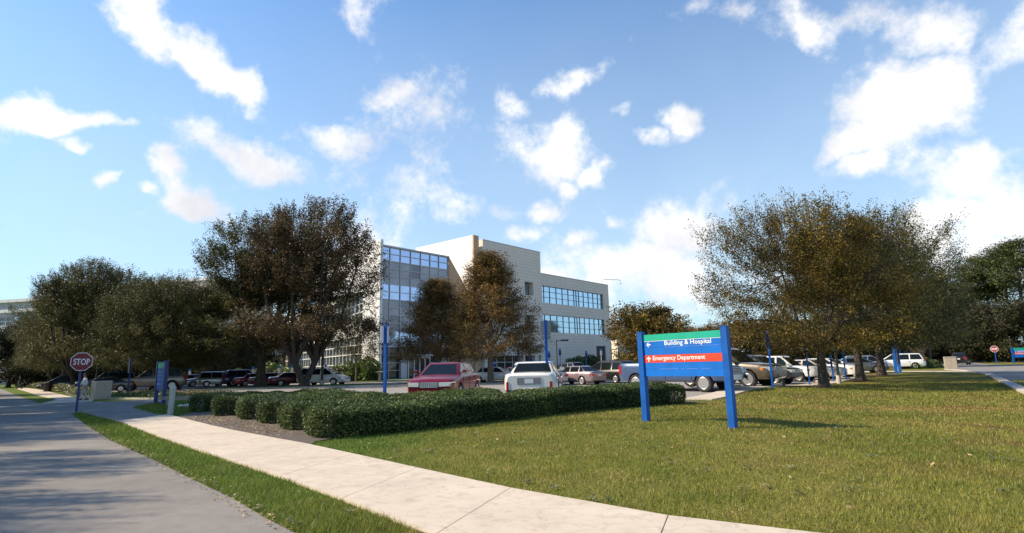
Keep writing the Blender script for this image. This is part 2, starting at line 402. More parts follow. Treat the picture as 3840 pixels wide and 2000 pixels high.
def inside(poly, x, y):
    r = np.zeros(x.shape, bool); n = len(poly)
    for i in range(n):
        x1, y1 = poly[i]; x2, y2 = poly[(i+1) % n]
        if y1 == y2: continue
        c = ((y1 > y) != (y2 > y)) & (x < (x2-x1)*(y-y1)/(y2-y1)+x1)
        r ^= c
    return r
# ------------------------------------------------------------------ sky and sun
SUN_EL, SUN_DX, SUN_DY = rad(38), -1.0, 0.03
SUN_AZ = math.atan2(SUN_DX, SUN_DY)                  # clockwise from +Y
sl = bpy.data.lights.new('sun', 'SUN'); sl.energy = 5.0; sl.angle = rad(0.53); sl.color = (1.0, 0.85, 0.64)
so = bpy.data.objects.new('sun', sl); col.objects.link(so)
sd = Vector((math.sin(SUN_AZ)*math.cos(SUN_EL), math.cos(SUN_AZ)*math.cos(SUN_EL), math.sin(SUN_EL)))
so.rotation_euler = sd.to_track_quat('Z', 'Y').to_euler(); so.location = (-30, -10, 40)

w = bpy.data.worlds.new('World'); scene.world = w; w.use_nodes = True
nt = w.node_tree; bg = nt.nodes['Background']
sky = nt.nodes.new('ShaderNodeTexSky'); sky.sky_type = 'NISHITA'; sky.sun_disc = False
sky.sun_elevation = SUN_EL; sky.sun_rotation = SUN_AZ; sky.air_density = 1.0; sky.dust_density = 0.6; sky.ozone_density = 1.6
L = nt.links.new
def mth(op, a, b=None, c=None, clamp=False):
    n = nt.nodes.new('ShaderNodeMath'); n.operation = op; n.use_clamp = clamp
    for i, v in enumerate((a, b, c)):
        if v is None: continue
        if hasattr(v, 'links'): L(v, n.inputs[i])
        else: n.inputs[i].default_value = v
    return n.outputs[0]
tc = nt.nodes.new('ShaderNodeTexCoord'); sx = nt.nodes.new('ShaderNodeSeparateXYZ'); L(tc.outputs['Generated'], sx.inputs[0])
az = mth('ARCTAN2', sx.outputs[0], sx.outputs[1]); el = mth('ARCSINE', sx.outputs[2])
ae = nt.nodes.new('ShaderNodeCombineXYZ'); L(az, ae.inputs[0]); L(el, ae.inputs[1])
# turbulence: bends the cloud outlines and breaks them up
def vnoise(scale, detail, rough, vec=None):
    n = nt.nodes.new('ShaderNodeTexNoise'); n.inputs['Scale'].default_value = scale; n.inputs['Detail'].default_value = detail
    n.inputs['Roughness'].default_value = rough; L(tc.outputs['Generated'] if vec is None else vec, n.inputs['Vector']); return n
warp = vnoise(7.0, 4, 0.55); sub = nt.nodes.new('ShaderNodeVectorMath'); sub.operation = 'SUBTRACT'; sub.inputs[1].default_value = (0.5, 0.5, 0.5)
L(warp.outputs['Color'], sub.inputs[0]); sc_ = nt.nodes.new('ShaderNodeVectorMath'); sc_.operation = 'SCALE'; sc_.inputs['Scale'].default_value = 0.13
L(sub.outputs[0], sc_.inputs[0]); addv = nt.nodes.new('ShaderNodeVectorMath'); addv.operation = 'ADD'
L(ae.outputs[0], addv.inputs[0]); L(sc_.outputs[0], addv.inputs[1])
fine = mth('ADD', mth('MULTIPLY', vnoise(7.5, 11, 0.66).outputs['Fac'], 0.72), mth('MULTIPLY', vnoise(26.0, 8, 0.66).outputs['Fac'], 0.28))
CLOUDS = [  # direction of the cloud (through the photo point), half sizes, tilt in degrees, density
 (545, 85, 190, 80, 22, 1.0), (720, 185, 190, 75, 32, 1.05), (900, 300, 150, 70, 28, 1.05), (930, 390, 90, 30, 40, .75), (430, 50, 90, 30, 10, .6),
 (230, 425, 260, 42, 9, 1.1), (60, 390, 110, 40, 5, .8), (420, 460, 110, 32, 14, .9), (280, 525, 70, 28, 28, .9), (645, 665, 120, 55, 12, 1.1), (555, 733, 55, 24, 5, .9), (770, 770, 130, 55, 14, 1.1),
 (430, 668, 55, 20, 0, .7), (960, 610, 210, 75, 12, 1.15), (1250, 515, 170, 50, 6, .75), (1440, 350, 120, 62, -12, .75), (1330, 60, 75, 90, 20, .55),
 (2140, 285, 220, 38, -22, .75), (1935, 390, 70, 55, -10, .8), (2050, 575, 150, 115, 10, 1.05), (2240, 665, 70, 50, -25, .9), (2125, 740, 45, 40, 0, .85),
 (2345, 390, 62, 36, -15, .75), (2530, 440, 70, 55, 0, 1.0), (2400, 500, 75, 45, 0, .7), (3350, 400, 270, 150, -16, 1.2), (3500, 330, 230, 120, 10, 1.1), (3190, 530, 150, 60, -28, 1.05), (3230, 620, 110, 60, -10, .95),
 (3620, 640, 260, 190, -20, 1.15), (3520, 820, 260, 150, -25, 1.1), (3760, 780, 200, 160, 0, 1.1), (3640, 960, 240, 90, 0, 1.05), (3010, 90, 210, 85, 8, .85), (3250, 50, 190, 70, -10, .7), (3470, 90, 150, 90, -25, .8), (3800, 110, 100, 150, 20, .85),
 (2650, 60, 170, 60, 0, .5), (2010, 810, 95, 32, -5, .85), (1950, 890, 70, 32, 0, .8), (2180, 935, 90, 42, -10, .9), (2380, 1050, 420, 120, 0, 1.05), (2560, 860, 220, 100, -12, .95), (1750, 810, 180, 75, 6, .85),
 (1500, 760, 320, 180, 0, .42), (1600, 330, 420, 260, -15, .34), (2330, 835, 70, 30, 15, .8), (2960, 400, 120, 60, 0, .35), (3290, 500, 120, 110, 0, .6), (1300, 900, 420, 150, 0, .40)]  # the faint wide ones are added to imitate lens flare glow
def azel(px, py):
    d = ray(px, py).normalized(); return Vector((math.atan2(d.x, d.y), math.asin(d.z)))
dens = None
for px, py, rx, ry, ang, amp in CLOUDS:
    c = azel(px, py); ca, sa = math.cos(rad(ang)), math.sin(rad(ang))
    ex = azel(px+rx*ca, py+rx*sa)-c; ey = azel(px-ry*sa, py+ry*ca)-c
    mp = nt.nodes.new('ShaderNodeMapping'); mp.vector_type = 'TEXTURE'
    mp.inputs['Location'].default_value = (c.x, c.y, 0); mp.inputs['Rotation'].default_value = (0, 0, math.atan2(ex.y, ex.x))
    mp.inputs['Scale'].default_value = (ex.length*1.45, ey.length*1.55, 1.0)
    L(addv.outputs[0], mp.inputs['Vector'])
    sx2 = nt.nodes.new('ShaderNodeVectorMath'); sx2.operation = 'MULTIPLY'; sx2.inputs[1].default_value = (1, 1, 0); L(mp.outputs[0], sx2.inputs[0])
    ln = nt.nodes.new('ShaderNodeVectorMath'); ln.operation = 'LENGTH'; L(sx2.outputs[0], ln.inputs[0])
    mr = nt.nodes.new('ShaderNodeMapRange'); mr.interpolation_type = 'SMOOTHSTEP'
    mr.inputs[1].default_value = 0.0; mr.inputs[2].default_value = 1.25; mr.inputs[3].default_value = amp; mr.inputs[4].default_value = 0.0
    L(ln.outputs['Value'], mr.inputs[0])
    dens = mr.outputs[0] if dens is None else mth('MAXIMUM', dens, mr.outputs[0])
# density times turbulence gives soft, torn edges
thr = mth('SUBTRACT', mth('ADD', mth('MULTIPLY', dens, 1.8), 3.0), mth('MULTIPLY', fine, 6.0))
cl = nt.nodes.new('ShaderNodeMapRange'); cl.interpolation_type = 'SMOOTHSTEP'
cl.inputs[1].default_value = 0.40; cl.inputs[2].default_value = 1.85; L(thr, cl.inputs[0])
# thin veil everywhere and milky air low over the horizon
veil = vnoise(3.2, 5, 0.6).outputs['Fac']
lowm = nt.nodes.new('ShaderNodeMapRange'); lowm.inputs[1].default_value = 0.0; lowm.inputs[2].default_value = 0.78; lowm.inputs[3].default_value = 0.92; lowm.inputs[4].default_value = 0.0
L(el, lowm.inputs[0])
hz = mth('MULTIPLY', lowm.outputs[0], mth('ADD', 0.62, mth('MULTIPLY', veil, 0.5)), clamp=True)
shade = vnoise(5.0, 6, 0.6).outputs['Fac']
SKYK = 0.078
ccol = ramp(nt, shade, [(0.34, (0.72, 0.73, 0.78)), (0.56, (1.0, 0.985, 0.975))])
def scl(c, k):
    n = nt.nodes.new('ShaderNodeVectorMath'); n.operation = 'SCALE'; n.inputs['Scale'].default_value = k; L(c, n.inputs[0]); return n.outputs[0]
skc = mixc(nt, 1.0, sky.outputs['Color'], (0.72, 1.42, 2.0), 'MULTIPLY')
CLOUDK, HAZEK = 10.4, 8.9
hazec = nt.nodes.new('ShaderNodeRGB'); hazec.outputs[0].default_value = (0.78, 0.94, 1.0, 1)
c1 = mixc(nt, hz, skc, scl(hazec.outputs[0], HAZEK))
c2 = mixc(nt, cl.outputs[0], c1, scl(ccol, CLOUDK))
L(c2, bg.inputs['Color']); bg.inputs['Strength'].default_value = SKYK

scene.view_settings.view_transform = 'Standard'; scene.view_settings.look = 'None'
scene.view_settings.exposure = 0.52; scene.view_settings.gamma = 1.0
scene.cycles.max_bounces = 6; scene.cycles.transparent_max_bounces = 6; scene.cycles.diffuse_bounces = 3; scene.cycles.glossy_bounces = 3
scene.cycles.caustics_reflective = False; scene.cycles.caustics_refractive = False; scene.cycles.sample_clamp_indirect = 6.0

# ------------------------------------------------------------------ ground
def xy(px, py): p = at_ground(px, py); return (p.x, p.y)
def gridmesh(xs, ys, off=0.0):
    X, Y = np.meshgrid(xs, ys); Z = hgt(X, Y)+off
    v = np.stack([X.ravel(), Y.ravel(), Z.ravel()], 1); nx = len(xs); f = []
    for j in range(len(ys)-1):
        for i in range(nx-1):
            a = j*nx+i; f.append((a, a+1, a+nx+1, a+nx))
    me = bpy.data.meshes.new('lawn'); me.from_pydata(v.tolist(), [], f); me.polygons.foreach_set('use_smooth', [True]*len(f)); return me
xs = np.concatenate([[-3000, -1200, -500, -200, -100, -60, -35], np.arange(-20, 22.1, 0.5), [30, 45, 70, 110, 200, 500, 1200, 3000]])
ys = np.concatenate([[-600, -100, -30, -8], np.arange(0, 36.1, 0.5), [45, 60, 80, 110, 160, 240, 400, 900, 2000, 5000]])
lm = gridmesh(xs, ys); lm.materials.append(M['lawn']); tag(link('lawn', lm), None, None, kind='structure')

def sheet(name, poly, mat, off, skirt=0.0, kind='structure', step=1.0):
    bm = bmesh.new(); vs = [bm.verts.new((x, y, 0)) for x, y in poly]; bm.faces.new(vs)
    bmesh.ops.triangulate(bm, faces=bm.faces[:])
    x0, x1 = max(-14, min(p[0] for p in poly)), min(22, max(p[0] for p in poly)); y0, y1 = max(4, min(p[1] for p in poly)), min(37, max(p[1] for p in poly))
    for axis, lo, hi in ((0, x0, x1), (1, y0, y1)):
        k = math.ceil(lo/step)*step
        while k < hi:
            co = (k, 0, 0) if axis == 0 else (0, k, 0); no = (1, 0, 0) if axis == 0 else (0, 1, 0)
            bmesh.ops.bisect_plane(bm, geom=bm.verts[:]+bm.edges[:]+bm.faces[:], plane_co=co, plane_no=no); k += step
    bmesh.ops.recalc_face_normals(bm, faces=bm.faces[:])
    for f in bm.faces:
        if f.normal.z < 0: f.normal_flip()
    for v in bm.verts: v.co.z = float(hgt(v.co.x, v.co.y))+off
    if skirt:
        r = bmesh.ops.extrude_edge_only(bm, edges=[e for e in bm.edges if e.is_boundary])
        for v in r['geom']:
            if isinstance(v, bmesh.types.BMVert): v.co.z -= skirt
    me = bpy.data.meshes.new(name); bm.to_mesh(me); bm.free(); me.materials.append(mat)
    o = link(name, me)
    if kind: o['kind'] = kind
    return o
def resample(pl, n):
    pl = [Vector(p) for p in pl]; d = [0]
    for a, b in zip(pl, pl[1:]): d.append(d[-1]+(b-a).length)
    out = []
    for k in range(n):
        t = d[-1]*k/(n-1); i = max(j for j in range(len(d)-1) if d[j] <= t+1e-9)
        u = (t-d[i])/(d[i+1]-d[i]); out.append(pl[i].lerp(pl[i+1], u))
    return out
kerb = [xy(*q) for q in [(268, 1555), (330, 1600), (408, 1651), (582, 1730), (728, 1803), (874, 1873), (990, 1943), (1100, 2000)]]
strip = [xy(*q) for q in [(443, 1584), (606, 1646), (833, 1724), (1107, 1814), (1340, 1902), (1500, 1966), (1570, 2000)]]
walkf = [xy(*q) for q in [(629, 1558), (728, 1584), (833, 1611), (1170, 1675), (1500, 1750), (1908, 1841), (2325, 1923), (2683, 1975), (2907, 2000)]]
kerb_all = kerb+[(-1.4, 5.2), (-0.3, 4.2), (1.5, 3.0), (5, 1.6), (14, -1)]
strip_all = strip+[(-0.2, 5.1), (1.2, 4.2), (3.2, 3.2), (7, 2.1), (15, 0.2)]
walkf_all = walkf+[(3.1, 5.15), (4.3, 4.5), (6.5, 3.5), (16, 0.9)]
far_strip = [xy(*q) for q in [(150, 1514), (112, 1502), (60, 1482), (25, 1467)]]
far_walk_a = [xy(*q) for q in [(152, 1516), (215, 1500), (150, 1486), (95, 1468), (55, 1457)]]
far_walk_b = [xy(*q) for q in [(345, 1506), (352, 1498), (290, 1495), (200, 1474), (150, 1463), (102, 1456)]]
dirn = Vector((far_strip[-1][0]-far_strip[0][0], far_strip[-1][1]-far_strip[0][1])).normalized()
fe = (far_strip[-1][0]+dirn.x*160, far_strip[-1][1]+dirn.y*160)
road = kerb_all[::-1]+far_strip+[fe, (fe[0]-9*dirn.y, fe[1]+9*dirn.x), (-60, 40), (-30, 14), (-22, 8), (-12, 2), (0, -4), (14, -9)]
road = kerb_all[::-1]+far_strip+[fe, (fe[0]-8, fe[1]-7)]
off = Vector((-dirn.y, dirn.x))
lb = [(far_strip[-1][0]-7.5, far_strip[-1][1]-6.5), (far_strip[0][0]-6.5, far_strip[0][1]-6.5), (-26, 19), (-17, 9.5), (-11, 4.6), (-6, 1.2), (0, -3), (14, -8)]
road = kerb_all[::-1]+far_strip+[fe, (fe[0]-7.5, fe[1]-6.5)]+lb
sheet('road', road, M['road'], 0.010)
# the side street crossing the walk, leading into the car park
drive = [kerb[0], xy(305, 1550), xy(380, 1567), strip[0], walkf[0], xy(560, 1545), xy(500, 1531), xy(520, 1522), xy(570, 1512), xy(640, 1503), xy(640, 1490), xy(500, 1502), xy(400, 1508), xy(345, 1507), far_walk_a[0]]
sheet('driveway', drive, M['road'], 0.014)
def slabs(name, A, B, n, mat, off):
    a = resample(A, n+1); b = resample(B, n+1); m = MB()
    for k in range(n):
        g = 0.006/max((a[k+1]-a[k]).length, 0.3)
        p = [a[k].lerp(a[k+1], g), a[k].lerp(a[k+1], 1-g), b[k].lerp(b[k+1], 1-g), b[k].lerp(b[k+1], g)]
        top = []
        S = 4
        for i in range(S+1):
            for j in range(S+1):
                u, v = i/S, j/S
                q = p[0].lerp(p[1], u).lerp(p[3].lerp(p[2], u), v); top.append((q.x, q.y, float(hgt(q.x, q.y))+off))
        i0 = len(m.v); m.v += top
        for i in range(S):
            for j in range(S):
                m.f.append([i0+i*(S+1)+j, i0+(i+1)*(S+1)+j, i0+(i+1)*(S+1)+j+1, i0+i*(S+1)+j+1]); m.m.append(0)
        edge = [i0+j for j in range(S+1)]+[i0+i*(S+1)+S for i in range(1, S+1)]+[i0+S*(S+1)+j for j in range(S-1, -1, -1)]+[i0+i*(S+1) for i in range(S-1, 0, -1)]
        bs = len(m.v); m.v += [(m.v[e][0], m.v[e][1], m.v[e][2]-0.09) for e in edge]
        for q in range(len(edge)):
            r = (q+1) % len(edge); m.f.append([edge[q], edge[r], bs+r, bs+q]); m.m.append(0)
    o = m.build(name, mat); o['kind'] = 'structure'; return o
walk_poly = strip_all+walkf_all[::-1]
sheet('pavement_base', walk_poly, M['joint'], 0.020)
slabs('pavement', strip_all, walkf_all, 17, M['walk'], 0.045)
far_walk = far_walk_a+far_walk_b[::-1]
sheet('pavement', far_walk, M['walk'], 0.03, 0.08)
# white stop bar and the dashes across the street mouth
m = MB()
for (x0, x1, y) in ((-40, 22, 1528.5), (66, 96, 1524.5), (200, 222, 1524.5), (350, 368, 1513)):
    a, b = at_ground(x0, y, 0), at_ground(x1, y, 0); d = (b-a).normalized(); n = Vector((-d.y, d.x, 0))*0.32
    m.face([(q.x, q.y, 0.02) for q in (a, b, b+n, a+n)])
o = m.build('road_marking', M['white_line']); o['kind'] = 'structure'
# mulch bed under the hedge rows
mulch = [xy(640, 1571), xy(760, 1540)]+[(-12.0, 26.2), (-8.5, 26.0), (-4.3, 20.2), (-0.5, 19.8), (7.4, 21.6), (4.7, 19.5), (-0.6, 16.1), (-4.0, 13.9), (-4.5, 13.0)]
mulch += [(x-0.05, y+0.06) for x, y in walkf[3:0:-1]]
sheet('mulch_bed', mulch, M['mulch'], 0.030)
# car park
lot = [xy(800, 1484), (-11.5, 27.0), (-8.0, 26.6), (-4.6, 20.2), (-0.5, 20.1), (5.2, 21.9), (7.4, 22.4), (11.1, 27.4), (15.7, 31.3), (20, 36), (25.0, 42.5), (31, 51), (37, 61), (45, 75), (50, 90), (40, 118), (24, 128), (0, 99), (-19, 77), (-30, 78), (-56, 112), (-80, 110), (-62, 78), (-40, 51), (-33, 43.5)]
sheet('car_park', lot, M['lot'], 0.012)
# pale kerb strip along the car park edge by the sign and further right
ks = [(7.4, 22.4), (11.1, 27.4), (15.7, 31.3), (20, 36), (25.0, 42.5), (31, 51), (37, 61)]
km = MB()
ks = [tuple(p) for p in resample(ks, 40)]
for a, b in zip(ks, ks[1:]):
    d = Vector((b[0]-a[0], b[1]-a[1], 0)); n = Vector((-d.y, d.x, 0)).normalized()
    p = [Vector((a[0], a[1], 0)), Vector((b[0], b[1], 0))]
    q = [p[0]-n*0.25, p[1]-n*0.25, p[1]+n*0.9, p[0]+n*0.9]
    lo = [(v.x, v.y, float(hgt(v.x, v.y))-0.05) for v in q]; hi = [(v.x, v.y, float(hgt(v.x, v.y))+0.06) for v in q]
    km.rings([lo, hi])
o = km.build('kerb', M['walk']); o['kind'] = 'structure'
# painted bay lines
bm_ = MB(); rowd = Vector((0.755, 0.655, 0)); hd = Vector((0.66, -0.75, 0))
for k in range(12):
    c = Vector((9.0, 28.9, 0))+rowd*(k*2.9)-rowd*1.45
    a, b = c+hd*0.6, c-hd*5.0; n = rowd*0.06
    bm_.face([(q.x, q.y, float(hgt(q.x, q.y))+0.03) for q in (a-n, b-n, b+n, a+n)])
o = bm_.build('bay_lines', M['white_line']); o['kind'] = 'structure'
# island lawns in the car park (kerbed)
def island(poly, name='grass_island'):
    sheet(name, poly, M['lawn'], 0.11, 0.0)
    m = MB(); c = Vector((sum(p[0] for p in poly)/len(poly), sum(p[1] for p in poly)/len(poly)))
    inn = [(p[0], p[1], 0.105) for p in poly]; out = []
    for p in poly:
        d = (Vector(p)-c).normalized()*0.16; out.append((p[0]+d.x, p[1]+d.y))
    outt = [(x, y, 0.10) for x, y in out]; outb = [(x, y, -0.03) for x, y in out]
    m.rings([inn, outt, outb], cap0=False, cap1=False); o = m.build('kerb', M['kerb']); o['kind'] = 'structure'
def ell(cx, cy, rx, ry, ang, n=20, pw=0.7):
    out = []
    for k in range(n):
        t = 2*math.pi*k/n; x = rx*math.copysign(abs(math.cos(t))**pw, math.cos(t)); y = ry*math.copysign(abs(math.sin(t))**pw, math.sin(t))
        out.append((cx+x*math.cos(ang)-y*math.sin(ang), cy+x*math.sin(ang)+y*math.cos(ang)))
    return out
island(ell(-22.5, 56.2, 9.5, 3.0, 0.03)); island(ell(-2.8, 53.6, 4.6, 2.0, 0.75)); island(ell(-16.5, 70.5, 6.0, 2.6, 0.2)); island(ell(-8.5, 57, 3.5, 1.5, 0.75))
island([(-30.5, 40.6), (-19.5, 34.4), (-14.5, 28.6), (-12.6, 28.4), (-17, 36), (-26, 46), (-33, 49)])
# right-hand road
rr = [xy(*q) for q in [(3900, 1480), (3850, 1460), (3790, 1434), (3720, 1403), (3650, 1391), (3560, 1385), (3520, 1376)]]+[(60, 88), (66, 112), (100, 190), (118, 184)]+[xy(*q) for q in [(3640, 1358), (3700, 1367.5), (3780, 1369), (3900, 1369)]]+[(130, 66), (70, 30)]
sheet('road', rr, M['road_far'], 0.012)
rk = [Vector((*xy(*q), 0)) for q in [(3900, 1482), (3850, 1462), (3790, 1436), (3720, 1405), (3650, 1393), (3560, 1387)]]
m = MB()
for a, b in zip(rk, rk[1:]):
    n = Vector((b.y-a.y, a.x-b.x, 0)).normalized()*0.45
    m.rings([[p-Vector((0, 0, .05)) for p in (a, b, b-n, a-n)], [p+Vector((0, 0, .1)) for p in (a, b, b-n, a-n)]])
o = m.build('kerb', M['kerb']); o['kind'] = 'structure'
# footpath between the two strips of lawn on the right, and the far walk
fp = [xy(3240, 1398), xy(3330, 1396), xy(3560, 1396), xy(3640, 1396.5), xy(3640, 1394), xy(3560, 1392.5), xy(3330, 1392.5), xy(3240, 1394)]
sheet('pavement', fp, M['walk'], 0.03, 0.06)
fp2 = [xy(3650, 1361), xy(3740, 1358), xy(3860, 1356), xy(3860, 1354.5), xy(3740, 1356), xy(3650, 1358.5)]
sheet('pavement', fp2, M['walk'], 0.03, 0.06)

# grass blades: dense near, sparser and larger further off
rng = np.random.default_rng(11)
avoid = [road, walk_poly, mulch, lot, drive]
def blades(name, n, xr, yr, hmin, hmax, wid, keep=None):
    x = rng.uniform(*xr, n); y = yr[0]+(yr[1]-yr[0])*rng.random(n)**1.7
    ok = np.abs(x) < y*1.05+1.2
    for pl in avoid: ok &= ~inside(pl, x, y)
    if keep is not None: ok &= inside(keep, x, y)
    x, y = x[ok], y[ok]; k = len(x); d = np.hypot(x, y)
    clump = 0.65+0.55*np.sin(x*2.1+1.3*np.sin(y*1.7))*np.sin(y*2.3+0.8*np.sin(x*3.1))
    h = rng.uniform(hmin, hmax, k)*(0.7+0.45*clump); ww = wid*(0.7+0.6*rng.random(k))*(1+np.clip(d-8, 0, 30)*0.10)
    th = rng.uniform(0, 2*np.pi, k); la = rng.uniform(0, 2*np.pi, k); lean = h*rng.uniform(0.2, 1.0, k)
    z = hgt(x, y)
    a = np.stack([x-np.cos(th)*ww, y-np.sin(th)*ww, z-0.01], 1); b = np.stack([x+np.cos(th)*ww, y+np.sin(th)*ww, z-0.01], 1)
    c = np.stack([x+np.cos(la)*lean, y+np.sin(la)*lean, z+h], 1)
    v = np.stack([a, b, c], 1).reshape(-1, 3)
    return tag(link(name, np_mesh(name, v, 3, M['blade'])), 'mown lawn grass, yellow green with dry patches', 'grass', kind='stuff')
blades('grass', 430000, (-6, 20), (4.6, 16), 0.030, 0.062, 0.0042)
blades('grass', 230000, (-2, 34), (15, 34), 0.035, 0.065, 0.006)
verge = kerb+[xy(1330, 2020)]+strip[::-1]+[xy(300, 1548)]
avoid = [road, walk_poly, mulch, lot]
blades('verge_grass', 420000, (-20, 1), (5.0, 26), 0.035, 0.085, 0.0040, verge)
# broad-leaved weeds in the turf
nw = 260; wx_ = rng.uniform(-4, 18, nw); wy_ = rng.uniform(5, 20, nw); kw = (np.abs(wx_) < wy_*.95)
for pl in (road, walk_poly, mulch, lot): kw &= ~inside(pl, wx_, wy_)
wx_, wy_ = wx_[kw], wy_[kw]; q_ = np.repeat(np.stack([wx_, wy_, hgt(wx_, wy_)+0.045], 1), 7, 0); q_ = q_+rng.normal(0, 1, q_.shape)*np.array([0.045, 0.045, 0.012])
th_ = rng.uniform(0, 6.28, len(q_)); s_ = rng.uniform(0.025, 0.055, len(q_))[:, None]; a_ = np.stack([np.cos(th_), np.sin(th_), rng.uniform(-.1, .5, len(q_))], 1)*s_; b_ = np.stack([-np.sin(th_), np.cos(th_), 0*th_], 1)*s_*.4
tag(link('weeds', np_mesh('weeds', np.stack([q_-a_, q_+b_, q_+a_, q_-b_], 1).reshape(-1, 3), 4, M['cover'])), 'broad leaved weeds growing through the mown lawn', 'weeds', kind='stuff')
isl = [xy(495, 1531), xy(520, 1522), xy(590, 1514), xy(720, 1500), xy(730, 1540), xy(640, 1569)]
blades('island_grass', 60000, (-22, -9), (18, 33), 0.04, 0.08, 0.006, isl)
# fallen leaves and bits along the kerb and on the mulch
def litter(name, pts, n, size, mat, label, spread=0.1):
    pl = resample(pts, 400); i = rng.integers(0, 400, n)
    base = np.array([[p.x, p.y] for p in pl])[i]+rng.normal(0, spread, (n, 2))
    z = hgt(base[:, 0], base[:, 1])+0.035
    th = rng.uniform(0, 2*np.pi, n); s = size*rng.uniform(0.5, 1.4, n)
    a = np.stack([np.cos(th), np.sin(th), rng.uniform(-.5, .5, n)], 1)*s[:, None]; b = np.stack([-np.sin(th), np.cos(th), rng.uniform(-.5, .5, n)], 1)*s[:, None]*0.55
    c = np.stack([base[:, 0], base[:, 1], z], 1)
    v = np.stack([c-a, c+b, c+a, c-b], 1).reshape(-1, 3)
    return tag(link(name, np_mesh(name, v, 4, mat)), label, 'leaves', kind='stuff')
litter('fallen_leaves', kerb[1:], 700, 0.022, M['litter'], 'dry leaf litter lying along the road edge of the grass verge', 0.09)
litter('fallen_leaves', [(-4, 12.2), (-1, 10), (2, 8.6), (8, 11), (14, 18), (18, 24)], 320, 0.038, M['litter'], 'scattered dry leaves lying on the lawn', 2.0)
litter('fallen_leaves', [(-11.5, 20.9), (-8.3, 17.6), (-5.5, 14.3)], 1500, 0.030, M['litter'], 'pale bark chips lying on the mulch bed by the hedge ends', 0.4)
# ------------------------------------------------------------------ vegetation
def unit(v): return v/np.maximum(np.linalg.norm(v, axis=-1, keepdims=True), 1e-9)
def leaf_quads(r, c, lmin, lmax, ratio=0.5, up=0.0):
    n = len(c); nn = unit(r.normal(size=(n, 3))+np.array([0, 0, 0.75+up])); t = unit(r.normal(size=(n, 3))); a = unit(np.cross(nn, t)); b = np.cross(nn, a)
    l = r.uniform(lmin, lmax, n)[:, None]*0.5
    return np.stack([c-a*l, c+b*l*ratio, c+a*l, c-b*l*ratio], 1).reshape(-1, 3)
def crown_points(r, H, cb, rx, shape, ncl, per, spray):
    """cluster sprays filling an uneven crown; returns leaf centres and cluster centres"""
    d = unit(r.normal(size=(ncl, 3))); d[:, 2] = np.where(d[:, 2] < -0.55, -d[:, 2], d[:, 2])
    lob = unit(r.normal(size=(9, 3))); amp = r.uniform(-0.34, 0.34, 9)
    k = 1+sum(amp[i]*np.clip((d@lob[i]-0.45)/0.55, 0, 1) for i in range(9))
    rr = r.random(ncl)**0.42*k
    if shape == 'cone':
        hz = r.random(ncl)**0.9; th = r.uniform(0, 2*np.pi, ncl); rad_ = rx*(1-hz)**0.75*(0.35+0.65*r.random(ncl)**0.5)*(1+0.18*np.sin(th*3+r.random()*6))
        c = np.stack([np.cos(th)*rad_, np.sin(th)*rad_, cb+hz*(H-cb)*0.96], 1); d = unit(np.stack([np.cos(th), np.sin(th), 0.35+0*th], 1))
    else:
        rz = (H-cb)/2; c = d*rr[:, None]*np.array([rx, rx, rz]); c[:, 2] += cb+rz*0.92
        low = c[:, 2] < cb+rz*0.92; c[:, 2] = np.where(low, cb+rz*0.92+(c[:, 2]-cb-rz*0.92)*0.86, c[:, 2])
        nb = ncl//5; th = r.uniform(0, 2*np.pi, nb); q = rx*0.93*np.sqrt(r.uniform(0.04, 1, nb)); c[:nb] = np.stack([np.cos(th)*q, np.sin(th)*q, cb+(H-cb)*(0.02+0.16*r.random(nb)+0.10*(q/rx)**2)], 1); d[:nb, 2] = -0.35
        if shape == 'vase': s = 0.62+0.5*np.clip((c[:, 2]-cb)/(H-cb), 0, 1); c[:, 0] *= s; c[:, 1] *= s
        d = unit(d+np.array([0, 0, 0.55]))
    # gather the sprays round a smaller number of limbs so the crown has clumps and gaps
    ng = max(18, ncl//11); gi = r.choice(ncl, ng, replace=False); gc = c[gi]; D = ((c[:, None, :]-gc[None])**2).sum(-1); j = D.argmin(1); pull = r.uniform(0.12, 0.42, ncl)[:, None]; c = c*(1-pull)+gc[j]*pull
    g1 = np.clip(r.normal(0.15, 0.8, (ncl, per)), -1.3, 1.5); g2 = np.clip(r.normal(0, 0.85, (ncl, per, 3)), -1.5, 1.5)*(1.15-0.45*np.clip(g1, -.5, 1.5))[..., None]
    ln = spray*r.uniform(0.6, 1.5, ncl)
    p = c[:, None, :]+d[:, None, :]*(g1*ln[:, None]*0.85)[..., None]+g2*(ln[:, None]*0.36)[..., None]
    crown_points.twigs = np.stack([c-d*ln[:, None]*0.5+np.array([0.018, 0, 0]), c-d*ln[:, None]*0.5-np.array([0.018, 0, 0]), c+d*ln[:, None]*1.25-np.array([0.004, 0, 0]), c+d*ln[:, None]*1.25+np.array([0.004, 0, 0])], 1).reshape(-1, 3)
    return p.reshape(-1, 3), c
